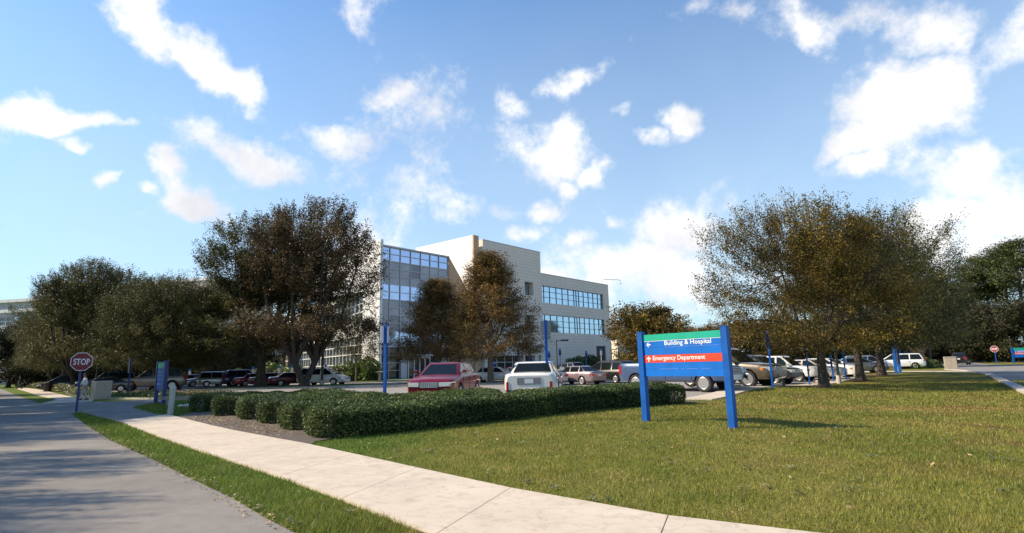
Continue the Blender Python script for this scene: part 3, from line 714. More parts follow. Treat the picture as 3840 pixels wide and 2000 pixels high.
def tree_proto(seed, name, label, H, cb, rx, tr, fork, ncl, per, leaf, mat, shape='round', spray=0.7, lean=0.0, bark='bark', stems=1, flare=1.5):
    r = np.random.default_rng(seed); rnd = random.Random(seed)
    root = thing(name, label, 'tree')
    lp, cc = crown_points(r, H, cb, rx, shape, ncl, per, spray)
    m = MB(); tips = []
    for s_ in range(stems):
        a = 2*math.pi*s_/stems+0.4+seed; spread = 0.0 if stems == 1 else 0.9
        bx, by = (0, 0)
        top = (math.cos(a)*spread+lean, math.sin(a)*spread*0.6, fork)
        mid = (math.cos(a)*spread*0.45+lean*0.4+rnd.uniform(-.06, .06), math.sin(a)*spread*0.3, fork*0.5)
        k = 1.0 if stems == 1 else 0.72
        m.tube([(0, 0, -0.15), (0.0, 0, 0.12), (bx+mid[0]*0.25, by+mid[1]*.25, fork*0.2), mid, top], [tr*flare, tr*flare*0.85, tr*1.05*k, tr*0.9*k, tr*0.78*k], 10)
        tips.append(Vector(top))
    nl = 6
    limbs = []
    for i in range(nl*len(tips)):
        t0 = tips[i % len(tips)]; a = 2*math.pi*i/(nl*len(tips))+rnd.uniform(-.3, .3); q = rx*rnd.uniform(0.3, 0.55)
        e = Vector((math.cos(a)*q+t0.x*.6, math.sin(a)*q+t0.y*.6, cb+(H-cb)*rnd.uniform(0.35, 0.68)))
        md = t0.lerp(e, 0.45)+Vector((math.cos(a), math.sin(a), 0))*rx*0.07+Vector((0, 0, -0.03*H*rnd.random()))
        r0 = tr*rnd.uniform(0.36, 0.55)
        m.tube([t0-Vector((0, 0, 0.15)), md, e], [r0, r0*0.7, r0*0.35], 6, caps=False); limbs.append((md, e, r0*0.35))
    idx = r.choice(len(cc), min(len(cc), 90), replace=False)
    for j in idx:
        c = Vector(cc[j]); b_ = min(limbs, key=lambda q: min((q[1]-c).length, (q[0]-c).length)); s0 = b_[1] if (b_[1]-c).length < (b_[0]-c).length else b_[0]
        md = s0.lerp(c, 0.5)+Vector((rnd.uniform(-.2, .2), rnd.uniform(-.2, .2), rnd.uniform(-.1, .3)))
        m.tube([s0, md, c], [b_[2]*0.8, b_[2]*0.5, 0.012], 4, caps=False)
    tk = m.build('trunk', M[bark], root, smooth=True)
    lq = leaf_quads(r, lp, leaf*0.6, leaf*1.25, 0.55); tw = crown_points.twigs
    cr = link('crown', np_mesh('crown', np.concatenate([lq, tw]), 4, [M[mat], M[bark]], np.concatenate([np.zeros(len(lq)//4), np.ones(len(tw)//4)])), root)
    return root
def place_tree(proto, used, px, Y, H, R, label, group=None, mats=None, rz=None, X=None):
    """H and R are the height and crown radius wanted; prototypes are stored with theirs"""
    p = at_depth(px, Y) if X is None else Vector((X, Y, float(hgt(X, Y))))
    h0, r0 = PROTO[proto.name]; s = (R/r0, R/r0, H/h0)
    rz = random.uniform(0, 6.28) if rz is None else rz
    if proto.name not in used and not mats:
        used.add(proto.name); proto.location = p; proto.rotation_euler = (0, 0, rz); proto.scale = s; proto['label'] = label
        if group: proto['group'] = group
        return proto
    return copy_tree(proto, p, rz, s, label, group, mats)
PROTO = {}; used = set()
def mk(key, *a, **k):
    t = tree_proto(*a, **k); PROTO[t.name] = (k['H'], k['rx']); return t
oakV = mk('v', 3, 'oak_tree', 'x', H=17.5, cb=3.2, rx=6.9, tr=0.44, fork=2.3, ncl=1000, per=115, leaf=0.165, mat='oak', shape='round', spray=0.75, stems=2)
oakS = mk('s', 5, 'oak_tree', 'x', H=17.0, cb=3.2, rx=6.4, tr=0.40, fork=3.4, ncl=1000, per=115, leaf=0.165, mat='oak', shape='round', spray=0.75)
oakR = mk('r', 9, 'oak_tree', 'x', H=10.6, cb=1.45, rx=5.4, tr=0.26, fork=2.1, ncl=1050, per=120, leaf=0.108, mat='oak', shape='round', spray=0.60)
isleT = mk('i', 12, 'shade_tree', 'x', H=12, cb=2.4, rx=4.2, tr=0.24, fork=3.0, ncl=820, per=95, leaf=0.14, mat='oak', shape='cone', spray=0.72, bark='bark_pale', flare=1.25)
young = mk('y', 15, 'young_tree', 'x', H=8, cb=2.3, rx=3.0, tr=0.12, fork=2.4, ncl=240, per=55, leaf=0.15, mat='oak', shape='round', spray=0.55, bark='bark_pale', flare=1.2)
farT = mk('f', 18, 'broadleaf_tree', 'x', H=11, cb=0.5, rx=5.5, tr=0.25, fork=2.2, ncl=420, per=75, leaf=0.30, mat='wood_far', shape='round', spray=0.9)
brown = {M['oak']: M['oak_brown']}; gold = {M['oak']: M['oak_gold']}
# the pair of large oaks left of the building
place_tree(oakS, used, 975, 57.5, 16.6, 8.0, 'tall dark live oak with single leaning trunk, beside the forked oak near the white minivan', 'large oaks in the car park island', rz=0.6)
place_tree(oakV, used, 1140, 54.5, 18.6, 7.6, 'tallest oak, reddish brown crown and forked trunk right in front of the white minivan', 'large oaks in the car park island', rz=0.5, mats={M['oak']: M['oak_rust']})
place_tree(oakR, used, 770, 60, 11.8, 6.0, 'dark oak with spiky left side standing behind the blue two-post direction sign', 'oaks along the left pavement', rz=2.0, X=-35.5)
# car park trees before the building
place_tree(isleT, used, 1840, 53.2, 12.4, 5.0, 'layered tree with bare pale trunk in front of the white sedan', 'trees before the building', mats=brown, rz=0.7)
place_tree(isleT, used, 1640, 56.5, 10.4, 4.9, 'brownish twiggy tree behind the maroon sedan', 'trees before the building', mats=brown, rz=2.2)  # brownish only by the lens flare tint in the leaf colour
place_tree(young, used, 1335, 69, 8.2, 2.9, 'slim young tree before round clipped shrubs and white wall end', 'trees before the building')
place_tree(farT, used, 2440, 66, 9.6, 5.2, 'bushy brown tree behind the blue pickup, left of the big lawn oak', 'trees behind the car park', mats={M['wood_far']: M['oak_warm']}, rz=1.0)  # brown here is lens flare gold painted into the leaves
# right-hand lawn oaks
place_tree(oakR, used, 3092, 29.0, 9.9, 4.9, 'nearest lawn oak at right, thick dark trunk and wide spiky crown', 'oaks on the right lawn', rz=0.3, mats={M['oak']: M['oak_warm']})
place_tree(oakR, used, 3228, 38.3, 11.4, 5.6, 'second lawn oak with slender dark trunk, right of the thick trunk', 'oaks on the right lawn', rz=2.6)
place_tree(oakR, used, 3308, 47.0, 12.4, 6.2, 'third lawn oak, trunk ringed by red mulch beside the two blue posts', 'oaks on the right lawn', rz=4.3)
place_tree(oakV, used, 3454, 77.0, 14.0, 7.0, 'far lawn oak with sunlit forked pale trunk behind the round shrubs', 'oaks on the right lawn', rz=1.2, mats={M['bark']: M['bark_pale']})
# left row along the pavement
for k, (px, Y, H, R, lb) in enumerate([
    (151, 96, 12.4, 6.4, 'farthest pavement oak, double trunk left of the STOP sign'),
    (180, 90, 12.0, 5.5, 'pavement oak second from the far end of the row, with dark slim trunk'),
    (207, 83, 12.4, 5.5, 'pavement oak with paired dark trunks just left of the STOP sign'),
    (235, 77, 12.6, 5.5, 'pavement oak behind the upper edge of the STOP sign post'),
    (262, 72, 13.5, 5.6, 'pavement oak with greenish trunk directly behind the STOP sign'),
    (290, 62, 14.6, 6.0, 'thick trunked pavement oak behind the man in white and the beige cabinet')]):
    place_tree([oakS, oakR, oakV][k % 3], used, px, Y, H, R, lb, 'oaks along the left pavement')
place_tree(oakR, used, 575, 57, 11.4, 6.3, 'spreading oak over the taupe crossover, slim trunk beside the blue direction sign', 'oaks along the left pavement', rz=3.3)
place_tree(oakS, used, 420, 66, 13.2, 6.6, 'dense dark oak over the black vehicles, right of the lamp pole', 'oaks along the left pavement', rz=1.0)
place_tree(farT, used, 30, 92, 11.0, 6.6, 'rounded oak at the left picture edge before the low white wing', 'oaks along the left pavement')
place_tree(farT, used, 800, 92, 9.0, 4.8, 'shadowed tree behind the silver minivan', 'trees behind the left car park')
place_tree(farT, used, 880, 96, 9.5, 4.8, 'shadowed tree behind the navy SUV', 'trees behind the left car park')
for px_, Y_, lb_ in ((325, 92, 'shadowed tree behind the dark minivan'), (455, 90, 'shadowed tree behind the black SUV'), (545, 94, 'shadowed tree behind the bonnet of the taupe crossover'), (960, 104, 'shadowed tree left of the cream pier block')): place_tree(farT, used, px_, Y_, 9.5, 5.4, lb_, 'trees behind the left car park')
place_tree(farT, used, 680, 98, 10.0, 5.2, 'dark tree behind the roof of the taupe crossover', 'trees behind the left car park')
# screen of trees behind the right car park
for k, (px, Y, H, R) in enumerate([(2600, 92, 8.2, 4.6), (2700, 95, 8.8, 5.0), (2790, 92, 9.0, 5.0), (2890, 96, 9.2, 5.2), (2990, 93, 9.6, 5.0), (3090, 98, 10.0, 5.5), (3190, 100, 10.4, 5.5), (3290, 104, 10.6, 5.5), (3390, 112, 9.5, 6.0), (3480, 128, 9.0, 6.5), (3545, 140, 9.5, 6.0)]):
    place_tree(farT, used, px, Y, H, R, ['brown green tree in the screen behind the parked cars', 'brown green tree in the screen behind the parked cars'][k % 2] if k < 8 else 'dark low tree behind the far end of the right road',
               'screen trees behind the right car park' if k < 8 else 'low trees beyond the right road', mats={M['wood_far']: M['oak_brown']} if k < 4 else None)
# pines
def pine_proto(seed):
    r = np.random.default_rng(seed); root = thing('pine_tree', 'x', 'tree'); m = MB()
    H = 22.0; m.tube([(0, 0, -.2), (0.1, 0, 7), (-0.1, 0.1, 15), (0, 0, H-1)], [0.36, 0.28, 0.2, 0.05], 7); cs = []
    for k in range(64):
        z = H*(0.40+0.58*r.random()**0.8); th = r.uniform(0, 6.28); ln = (1-((z/H-0.5)/0.5)**2*0.75)*r.uniform(1.2, 4.2)
        e = np.array([math.cos(th)*ln, math.sin(th)*ln, z+ln*0.15]); m.tube([(0, 0, z-0.4), tuple(e*np.array([.5, .5, 1])), tuple(e)], [0.09, 0.06, 0.03], 4, caps=False)
        cs.append(e)
    cs = np.array(cs); p = cs[:, None, :]+r.normal(0, 1, (len(cs), 210, 3))*np.array([0.85, 0.85, 0.48])
    m.build('trunk', M['bark'], root); link('crown', np_mesh('crown', leaf_quads(r, p.reshape(-1, 3), 0.3, 0.55, 0.3, 0.5), 4, M['pine']), root)
    PROTO[root.name] = (H, 4.5); return root
pine = pine_proto(21); pine2 = pine_proto(22)
for k, (px, Y, H, R, lb) in enumerate([(3590, 128, 17, 4.6, 'shorter pine at the left end of the pine group'), (3680, 120, 20.5, 5.0, 'broad pine with knobbly crown, left of the tallest pines'), (3745, 122, 22.5, 5.2, 'tall pine rising behind the small red STOP sign'),
                              (3815, 118, 24.0, 5.2, 'tallest pine at the right picture edge'), (3870, 112, 24.0, 5.4, 'pine cut by the right picture edge'), (3650, 140, 18.0, 5.5, 'pine half hidden behind the broad pine')]):
    place_tree(pine if k % 2 == 0 else pine2, used, px, Y, H, R, lb, 'pines beyond the right road')
for k, (px, Y, H, R, lb) in enumerate([(3560, 112, 10.0, 5.5, 'dark broadleaf tree below the shorter pine'), (3635, 108, 11.5, 5.5, 'dark broadleaf tree behind the black SUV'), (3710, 106, 12.0, 5.5, 'dark broadleaf tree behind the leaning blue post'),
                              (3785, 104, 12.5, 5.5, 'dark broadleaf tree behind the small STOP sign'), (3860, 100, 12.5, 6.0, 'dark broadleaf tree behind the second directional sign')]):
    place_tree(farT, used, px, Y, H, R, lb, 'dark trees below the pines')
# trees left of the road, outside the picture, whose shade falls on the road
for X, Y, H, R in ((-26.5, 21.5, 10, 4.2), (-23.0, 16.0, 9.0, 2.6), (-18.5, 10.6, 8.5, 2.5), (-15.5, 7.2, 8.0, 2.0), (-31.5, 25.7, 18.5, 5.0), (-42, 36, 11, 4.0), (-58, 50, 12, 5), (-40.5, 32.0, 22, 5.2), (-52.0, 40.5, 20, 5.6)):
    place_tree(oakR if H < 15 else oakS, used, 0, Y, H, R, 'roadside oak left of the road casting dappled shade on it', 'roadside oaks left of the road', X=X)

# ---- hedges
def hedge_row(name, label, p0, u, length, width, height, n, group):
    n_ = np.array([-u[1], u[0]]); r = rng
    L_, W_ = length, width
    def outline(k):                                  # rounded plan outline
        return None
    # points on the surface of a rounded block: sides, ends, top
    per = 2*(L_+W_); A = [height*per, L_*W_]; k = r.random(n) < A[1]/(A[0]+A[1])
    s = r.random(n)*per; pos = np.zeros((n, 3)); rr = min(0.52, W_/3)
    sx = np.where(s < L_, s, np.where(s < L_+W_, L_, np.where(s < 2*L_+W_, 2*L_+W_-s, 0)))
    sy = np.where(s < L_, 0, np.where(s < L_+W_, s-L_, np.where(s < 2*L_+W_, W_, per-s)))
    pos[:, 0] = np.where(k, r.random(n)*L_, sx); pos[:, 1] = np.where(k, r.random(n)*W_, sy); pos[:, 2] = np.where(k, height, height*r.random(n)**0.85)
    # round the corners in plan and the top edges
    def rnd_corner(p, lo, hi, q, lo2, hi2):
        pass
    dx = np.minimum(pos[:, 0], L_-pos[:, 0]); dy = np.minimum(pos[:, 1], W_-pos[:, 1])
    cx = np.clip(pos[:, 0], rr, L_-rr); cy = np.clip(pos[:, 1], rr, W_-rr); v = np.stack([pos[:, 0]-cx, pos[:, 1]-cy], 1); ln = np.linalg.norm(v, axis=1)
    f = np.where(ln > rr, rr/np.maximum(ln, 1e-6), 1.0); pos[:, 0] = cx+v[:, 0]*f; pos[:, 1] = cy+v[:, 1]*f
    edge = np.maximum(0, (ln-rr*0.45)/(rr*0.55)); pos[:, 2] -= np.where(k, 0.15*np.clip(edge, 0, 1)**2, 0)
    tuck = np.clip((pos[:, 2]-height*0.82)/(height*0.18), 0, 1)
    ctr = np.stack([np.clip(pos[:, 0], W_/2, L_-W_/2), np.full(n, W_/2)], 1); inn = ctr-pos[:, :2]; inn /= np.maximum(np.linalg.norm(inn, axis=1, keepdims=True), 1e-6)
    pos[:, :2] += inn*(np.where(k, 0, tuck**2*0.14)+np.where(k, 0, 0.10*np.clip(1-pos[:, 2]/(height*0.35), 0, 1)))[:, None]
    pos += r.normal(0, 0.022, (n, 3)); lump = 0.035*np.sin(pos[:, 0]*2.7+p0[0])*np.sin(pos[:, 0]*1.1+1)+0.02*np.sin(pos[:, 0]*6.1)
    pos[:, 2] += lump*(pos[:, 2]/height)
    pos[:, 2] = np.maximum(pos[:, 2], 0.05)
    wx = p0[0]+u[0]*pos[:, 0]+n_[0]*pos[:, 1]; wy = p0[1]+u[1]*pos[:, 0]+n_[1]*pos[:, 1]
    c = np.stack([wx, wy, pos[:, 2]+hgt(wx, wy)], 1)
    root = thing(name, label, 'hedge', (p0[0], p0[1], 0), 0, group)
    loc = np.array([p0[0], p0[1], 0]); 
    link('foliage', np_mesh('foliage', leaf_quads(r, c, 0.035, 0.075, 0.6)-np.tile(loc, (n*4, 1)), 4, M['hedge']), root)
    # twiggy inside
    m = MB(); K = max(3, int(L_/0.5)); rs = []
    for i in range(K+1):
        t = 0.50+(L_-1.0)*i/K; e = 0.35 if 0 < i < K else 1.35
        ring = []
        for y_, z_ in ((0.10+e*.3, 0.04), (W_-0.10-e*.3, 0.04), (W_-0.05-e*.3, height*0.8), (W_-0.17-e*.3, height-0.05), (0.17+e*.3, height-0.05), (0.05+e*.3, height*0.8)):
            x = p0[0]+u[0]*t+n_[0]*y_; y = p0[1]+u[1]*t+n_[1]*y_; ring.append((x-p0[0], y-p0[1], z_+float(hgt(x, y))))
        rs.append(ring)
    m.rings(rs); m.build('twigs', M['hedge_core'], root)
    return root
HU = np.array([0.842, 0.540]); HU /= np.linalg.norm(HU)
HR = [((-4.55, 13.22), 14.6, 'front hedge row, longest, running right behind the blue directional sign'),
      ((-5.98, 15.12), 6.8, 'second hedge row counted from the front, its rounded end nearest the fallen leaf'),
      ((-7.43, 16.97), 4.0, 'third hedge row counted from the front'),
      ((-8.8, 18.5), 4.0, 'fourth hedge row counted from the front, between two mulch gaps'),
      ((-10.6, 20.3), 4.6, 'fifth hedge row counted from the front, with dark shaded right flank'),
      ((-12.9, 22.9), 3.6, 'last hedge row, small dark block nearest the white pole')]
for p0, ln, lb in HR:
    hedge_row('clipped_hedge', lb, p0, HU, ln if ln < 14 else 12.7, 1.75, 0.66, int(5200*(ln+1.5)), 'clipped hedge rows on the mulch bed')
# round shrubs and ground cover
def shrub_proto(seed, name, mat, n=2600, leaf=0.13):
    r = np.random.default_rng(seed); d = unit(r.normal(size=(n, 3))); d[:, 2] = np.abs(d[:, 2]); k = 1+0.07*np.sin(d[:, 0]*7+seed)+0.06*np.sin(d[:, 1]*6)+0.05*np.sin(d[:, 2]*9)
    p = d*(k*r.uniform(0.86, 1.03, n))[:, None]
    root = thing(name, 'x', 'shrub'); m = MB()
    rs = []
    for i in range(6):
        t = i/5*math.pi/2; rs.append([(0.84*math.cos(t)*math.cos(a), 0.84*math.cos(t)*math.sin(a), 0.84*math.sin(t)) for a in [2*math.pi*j/12 for j in range(12)]])
    m.rings(rs); m.build('twigs', M['hedge_core'], root)
    link('foliage', np_mesh('foliage', leaf_quads(r, p, leaf*.6, leaf*1.2, 0.55), 4, M[mat]), root); return root
sh = shrub_proto(31, 'round_shrub', 'shrub'); first = True
SH = [(860, 80, 1.5, 1.5, 'rounded shrub behind the silver minivan', 'shrub'), (905, 79, 1.6, 1.9, 'rounded shrub left of the cream wall pier', 'shrub'), (955, 77, 1.6, 1.6, 'rounded shrub just right of the cream wall pier', 'shrub'), (1012, 76, 2.3, 2.5, 'tall round shrub between the two oak trunks', 'shrub'),
      (1062, 75, 2.0, 1.9, 'round shrub left of the forked oak trunk', 'shrub'), (1100, 74, 1.9, 2.1, 'round shrub behind the forked oak trunk', 'shrub'), (1262, 73, 1.8, 2.1, 'round shrub behind the bonnet of the white minivan', 'shrub'),
      (1318, 72.5, 1.5, 2.4, 'bright green clipped shrub behind the slim young tree', 'shrub'), (1378, 73, 2.2, 2.8, 'largest clipped green shrub against the white wall end', 'shrub'), (1300, 71, 1.0, 1.2, 'small low shrub right of the white minivan', 'shrub'), (1420, 74, 1.0, 1.3, 'small dark shrub beside the bollard light', 'shrub')]
for px, Y, R, H, lb, mt in SH:
    p = at_depth(px, Y)
    if first: o = sh; o.location = p; o.rotation_euler = (0, 0, 0); o.scale = (R, R, H); o['label'] = lb; o['group'] = 'round shrubs along the left wing'; first = False
    else: copy_tree(sh, p, random.uniform(0, 6), (R, R, H), lb, 'round shrubs along the left wing')
for px, Y, R, H, lb in [(2165, 103, 2.6, 2.7, 'dark rounded shrub against the stone wall behind the charcoal minivan'), (2215, 108, 2.8, 2.9, 'second dark shrub against the stone wall, nearer the louver'), (2330, 96, 2.4, 2.3, 'dark shrub left of the pickup before the pale house'), (2380, 92, 2.2, 2.0, 'dark shrub behind the left post of the directional sign'), (3440, 70, 1.6, 1.5, 'low dark shrub by the sunlit far oak'), (3490, 72, 1.2, 1.1, 'low dark shrub right of the sunlit far oak')]:
    copy_tree(sh, at_depth(px, Y), random.uniform(0, 6), (R, R, H), lb, 'dark shrubs on the right', {M['shrub']: M['hedge']})
def cover_strip(name, label, A, B, n, hgt_, leaf, mat, cat='ground cover'):
    a = np.array(resample(A, 60)); b = np.array(resample(B, 60)); i = rng.integers(0, 59, n); f = rng.random(n)[:, None]; g = rng.random(n)[:, None]
    p = (a[i]*(1-f)+a[i+1]*f)*(1-g)+(b[i]*(1-f)+b[i+1]*f)*g
    z = hgt_*(0.25+0.75*rng.random(n))*(0.8+0.3*np.sin(p[:, 0]*1.7)*np.sin(p[:, 1]*1.3))
    c = np.stack([p[:, 0], p[:, 1], z+hgt(p[:, 0], p[:, 1])], 1)
    return tag(link(name, np_mesh(name, leaf_quads(rng, c, leaf*.6, leaf*1.3, .6), 4, M[mat])), label, cat, kind='stuff')
cover_strip('ground_cover', 'pale variegated ground cover along the left pavement under the oaks', [xy(345, 1497), xy(290, 1493), xy(200, 1472), xy(150, 1461), xy(104, 1455)], [xy(350, 1484), xy(310, 1478), xy(220, 1461), xy(160, 1452), xy(112, 1449)], 9000, 0.85, 0.16, 'cover')
cover_strip('flower_bed', 'low green bedding with reddish blooms before the taupe crossover', [(-29.0, 40.6), (-22, 36.0), (-16.2, 31.0)], [(-30.5, 45.0), (-24, 42.5), (-16.5, 36.0)], 9000, 0.42, 0.12, 'hedge', 'bedding')
cover_strip('flowers', 'reddish orange blooms in the bed before the taupe crossover', [(-28.0, 40.6), (-22, 36.6), (-17.0, 32.0)], [(-28.5, 44.0), (-24, 41.5), (-17.5, 35.0)], 600, 0.60, 0.10, 'flower', 'flowers')
for (x, y, q, lb) in ((15.69, 29.16, 0.9, 0), (23.04, 38.25, 0.9, 0), (30.14, 46.93, 1.4, 0)):
    pts = ell(x, y, q, q, 0, 16, 1.0); sheet('mulch_ring', pts, M['mulch_red'], 0.05)

# the wood's dark lower edge beyond the right road and car park
def wood_band(name, label, pts, n, depth, hmax):
    pl = np.array([[p.x, p.y] for p in resample(pts, 300)]); i = rng.integers(0, 300, n)
    b = pl[i]+rng.normal(0, 1.2, (n, 2)); nrm = b/np.linalg.norm(b, axis=1, keepdims=True); b = b+nrm*(rng.random(n)*depth)[:, None]
    top = hmax*(0.65+0.2*np.sin(i*0.11)+0.15*np.sin(i*0.37+1)); z = top*rng.random(n)**0.8
    c = np.stack([b[:, 0], b[:, 1], z], 1)
    return tag(link(name, np_mesh(name, leaf_quads(rng, c, 0.35, 0.75, 0.6), 4, M['wood_far'])), label, 'undergrowth', kind='stuff')
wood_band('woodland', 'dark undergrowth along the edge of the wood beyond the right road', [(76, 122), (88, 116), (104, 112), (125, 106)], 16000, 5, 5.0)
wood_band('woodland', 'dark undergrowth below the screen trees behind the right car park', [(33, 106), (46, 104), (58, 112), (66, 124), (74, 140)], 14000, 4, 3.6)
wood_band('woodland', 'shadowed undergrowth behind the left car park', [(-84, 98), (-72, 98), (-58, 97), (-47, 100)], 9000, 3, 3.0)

# prototypes that only served as sources
for pr in (oakV, oakS, oakR, isleT, young, farT, pine, pine2, sh):
    if pr['label'] == 'x':
        for ch in pr.children_recursive: bpy.data.objects.remove(ch)
        bpy.data.objects.remove(pr)
# isleT_used
# ------------------------------------------------------------------ buildings
# medical building: local x runs along the long facade, local y goes into the building
BP = at_ground(1530, 1420); BU = Vector((0.64531, 0.76392, 0)); ang = math.atan2(BU.y, BU.x)
bld = thing('medical_building', 'pale stone medical building with glazed lobby, tall fin wall and long ribbon windows', 'building', (BP.x, BP.y, 0), ang)
def wall(name, mat, *spans, parent=None, label=None):
    m = MB()
    for a, b in spans: m.span(a, b)
    return m.build(name, mat, parent or bld, label=label)
# walls with real openings: grid of spans around the holes
def pierced(m, x0, x1, z0, z1, holes, y0, y1):
    xs_ = sorted({x0, x1, *[h[0] for h in holes], *[h[1] for h in holes]}); zs_ = sorted({z0, z1, *[h[2] for h in holes], *[h[3] for h in holes]})
    for a, b in zip(xs_, xs_[1:]):
        run = None
        for c, d in zip(zs_, zs_[1:]):
            hole = any(h[0] < (a+b)/2 < h[1] and h[2] < (c+d)/2 < h[3] for h in holes)
            if not hole: run = (run[0], d) if run else (c, d)
            if hole or d == zs_[-1]:
                if run: m.span((a, y0, run[0]), (b, y1, run[1])); run = None
T_W = [(28.8, 31.5, 15.1, 17.75), (28.8, 31.5, 8.85, 11.2), (19.1, 27.8, 0.5, 3.4), (28.35, 31.4, 0.5, 3.4), (32.6, 33.3, 0.5, 3.4)]
R_W = [(34.5, 58.2, 14.0, 17.5), (34.5, 58.2, 8.05, 11.57), (54.1, 58.15, 1.6, 5.45)]
m = MB(); pierced(m, 17.0, 34.1, -0.2, 24.25, T_W, 0, 1.3); m.span((17.0, 1.3, -0.2), (34.1, 26, 24.0)); m.span((15.7, 1.6, -0.2), (17.0, 25, 23.2))
m.build('wall', M['tile'], bld, label='tallest stone clad block with small deep set windows')
m = MB(); pierced(m, 34.1, 60.7, -0.2, 19.92, R_W, 0.12, 0.9); m.span((34.1, 0.9, -0.2), (60.7, 26, 19.6))
m.build('wall', M['tile'], bld, label='lower stone clad block with two ribbon windows')
wall('parapet', M['frame'], ((17.0, -0.05, 24.25), (34.15, 1.3, 24.38)), ((34.15, 0.06, 19.92), (60.75, 0.95, 20.05)))
# fin wall: sunlit on its left side
fin = MB(); fin.span((14.35, 0.05, -0.2), (15.7, 15.5, 24.7)); fin.build('fin_wall', M['tile_white'], bld, label='tall fin wall with bright sunlit side')
fin = MB(); fin.span((14.353, -0.25, -0.2), (15.697, 0.05, 24.697)); fin.build('fin_edge', M['tile_tan'], bld, label='tan front edge of the fin wall')  # tan is lens flare amber painted into the wall colour
sw = MB(); sw.prism([(8.75, -0.2), (14.35, -0.2), (14.35, 13.1), (8.75, 19.95)], 0.1, 0.9, 'y'); sw.build('sloped_wall', M['tile_tan'], bld, label='tan wall with sloping top edge')  # tan is lens flare amber painted into the wall colour
bl = MB(); bl.span((-5.55, -0.15, -0.2), (-5.05, 4.0, 20.8)); bl.build('end_wall', M['tile_white'], bld, label='tall bright white blade wall at the left corner')
up = MB(); up.span((-5.3, 4.0, 13.3), (-4.8, 20.0, 20.8)); up.span((-5.05, 1.2, 13.3), (8.7, 20, 19.6)); up.build('wall', M['tile_white'], bld)
def window(name, x0, x1, z0, z1, y, cols, rows, glassf, framem, fw=0.09, depth=0.10, mats=None, label=None, parent=None):
    """one framed window: frame with mullions, panes as a child"""
    cx_ = cols if hasattr(cols, '__len__') else [x0+(x1-x0)*k/cols for k in range(cols+1)]
    rz_ = rows if hasattr(rows, '__len__') else [z0+(z1-z0)*k/rows for k in range(rows+1)]
    m = MB()
    for x in cx_: m.span((max(x0, x-fw/2), y-depth, z0), (min(x1, x+fw/2), y+0.02, z1))
    for i, z in enumerate(rz_):
        for a, b in zip(cx_, cx_[1:]): m.span((a+fw/2, y-depth*0.85, max(z0, z-fw/2)), (b-fw/2, y+0.015, min(z1, z+fw/2)))
    fr = m.build(name, framem, parent or bld, label=label)
    g = MB()
    rnd = random.Random(int(x0*13+z0*7))
    for i, (a, b) in enumerate(zip(cx_, cx_[1:])):
        for j, (c, d) in enumerate(zip(rz_, rz_[1:])):
            t = [rnd.uniform(-.006, .006) for _ in range(4)]
            g.face([(a, y+0.03+t[0], c), (b, y+0.03+t[1], c), (b, y+0.03+t[2], d), (a, y+0.03+t[3], d)], glassf(i, j))
    g.build('pane', mats, fr)
    return fr
# lobby curtain wall, alternating reflecting and blind bands
lx = [-5.05, -3.45, -1.45, 0.58, 2.62, 4.62, 6.55, 8.6]
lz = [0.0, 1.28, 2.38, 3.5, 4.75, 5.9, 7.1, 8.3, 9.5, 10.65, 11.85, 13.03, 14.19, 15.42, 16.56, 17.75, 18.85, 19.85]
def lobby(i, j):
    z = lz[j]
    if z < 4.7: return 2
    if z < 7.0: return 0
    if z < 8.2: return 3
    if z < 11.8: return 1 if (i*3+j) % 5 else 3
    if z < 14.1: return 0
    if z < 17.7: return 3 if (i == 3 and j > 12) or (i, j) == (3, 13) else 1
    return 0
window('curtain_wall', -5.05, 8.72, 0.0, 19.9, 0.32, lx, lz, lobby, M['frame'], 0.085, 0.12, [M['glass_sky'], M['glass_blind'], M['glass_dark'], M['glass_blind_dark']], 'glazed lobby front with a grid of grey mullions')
wall('lobby_cornice', M['frame'], ((-5.05, 0.02, 19.9), (8.74, 1.2, 20.1)))
wall('column', M['frame'], ((-1.55, -0.30, 0), (-0.45, 0.08, 4.75)))
# entrance doors
dr = MB()
for x in (0.0, 1.15, 2.25, 3.3, 4.35): dr.span((x-0.08, -0.10, 0), (x+0.08, 0.09, 3.0))
dr.span((-0.08, -0.10, 3.0), (4.43, 0.09, 3.35)); dr.span((-0.1, -0.6, 3.35), (4.5, 0.09, 3.6))
d = dr.build('entrance_door', M['frame_white'], bld)
g = MB()
for a, b in ((0.08, 1.07), (1.23, 2.17), (2.33, 3.22), (3.38, 4.27)): g.face([(a, 0.05, 0.05), (b, 0.05, 0.05), (b, 0.05, 3.0), (a, 0.05, 3.0)])
g.build('pane', M['glass_dark'], d)
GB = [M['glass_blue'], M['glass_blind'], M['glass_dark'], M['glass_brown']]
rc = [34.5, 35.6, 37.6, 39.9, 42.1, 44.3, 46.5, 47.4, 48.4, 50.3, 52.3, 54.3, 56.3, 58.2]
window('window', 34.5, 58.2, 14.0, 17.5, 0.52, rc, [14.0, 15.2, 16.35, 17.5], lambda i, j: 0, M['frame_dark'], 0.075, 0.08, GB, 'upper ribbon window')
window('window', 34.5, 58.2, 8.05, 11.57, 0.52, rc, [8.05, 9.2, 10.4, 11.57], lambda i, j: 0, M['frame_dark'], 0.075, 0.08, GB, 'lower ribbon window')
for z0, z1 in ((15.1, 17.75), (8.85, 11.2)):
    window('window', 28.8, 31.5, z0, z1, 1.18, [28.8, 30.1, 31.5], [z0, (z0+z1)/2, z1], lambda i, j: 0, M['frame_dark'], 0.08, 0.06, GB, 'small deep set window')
window('window', 19.1, 27.8, 0.5, 3.4, 0.9, [19.1, 21.2, 23.4, 25.6, 27.8], [0.5, 2.2, 3.4], lambda i, j: 3, M['frame_white'], 0.09, 0.08, GB, 'ground floor shop window')
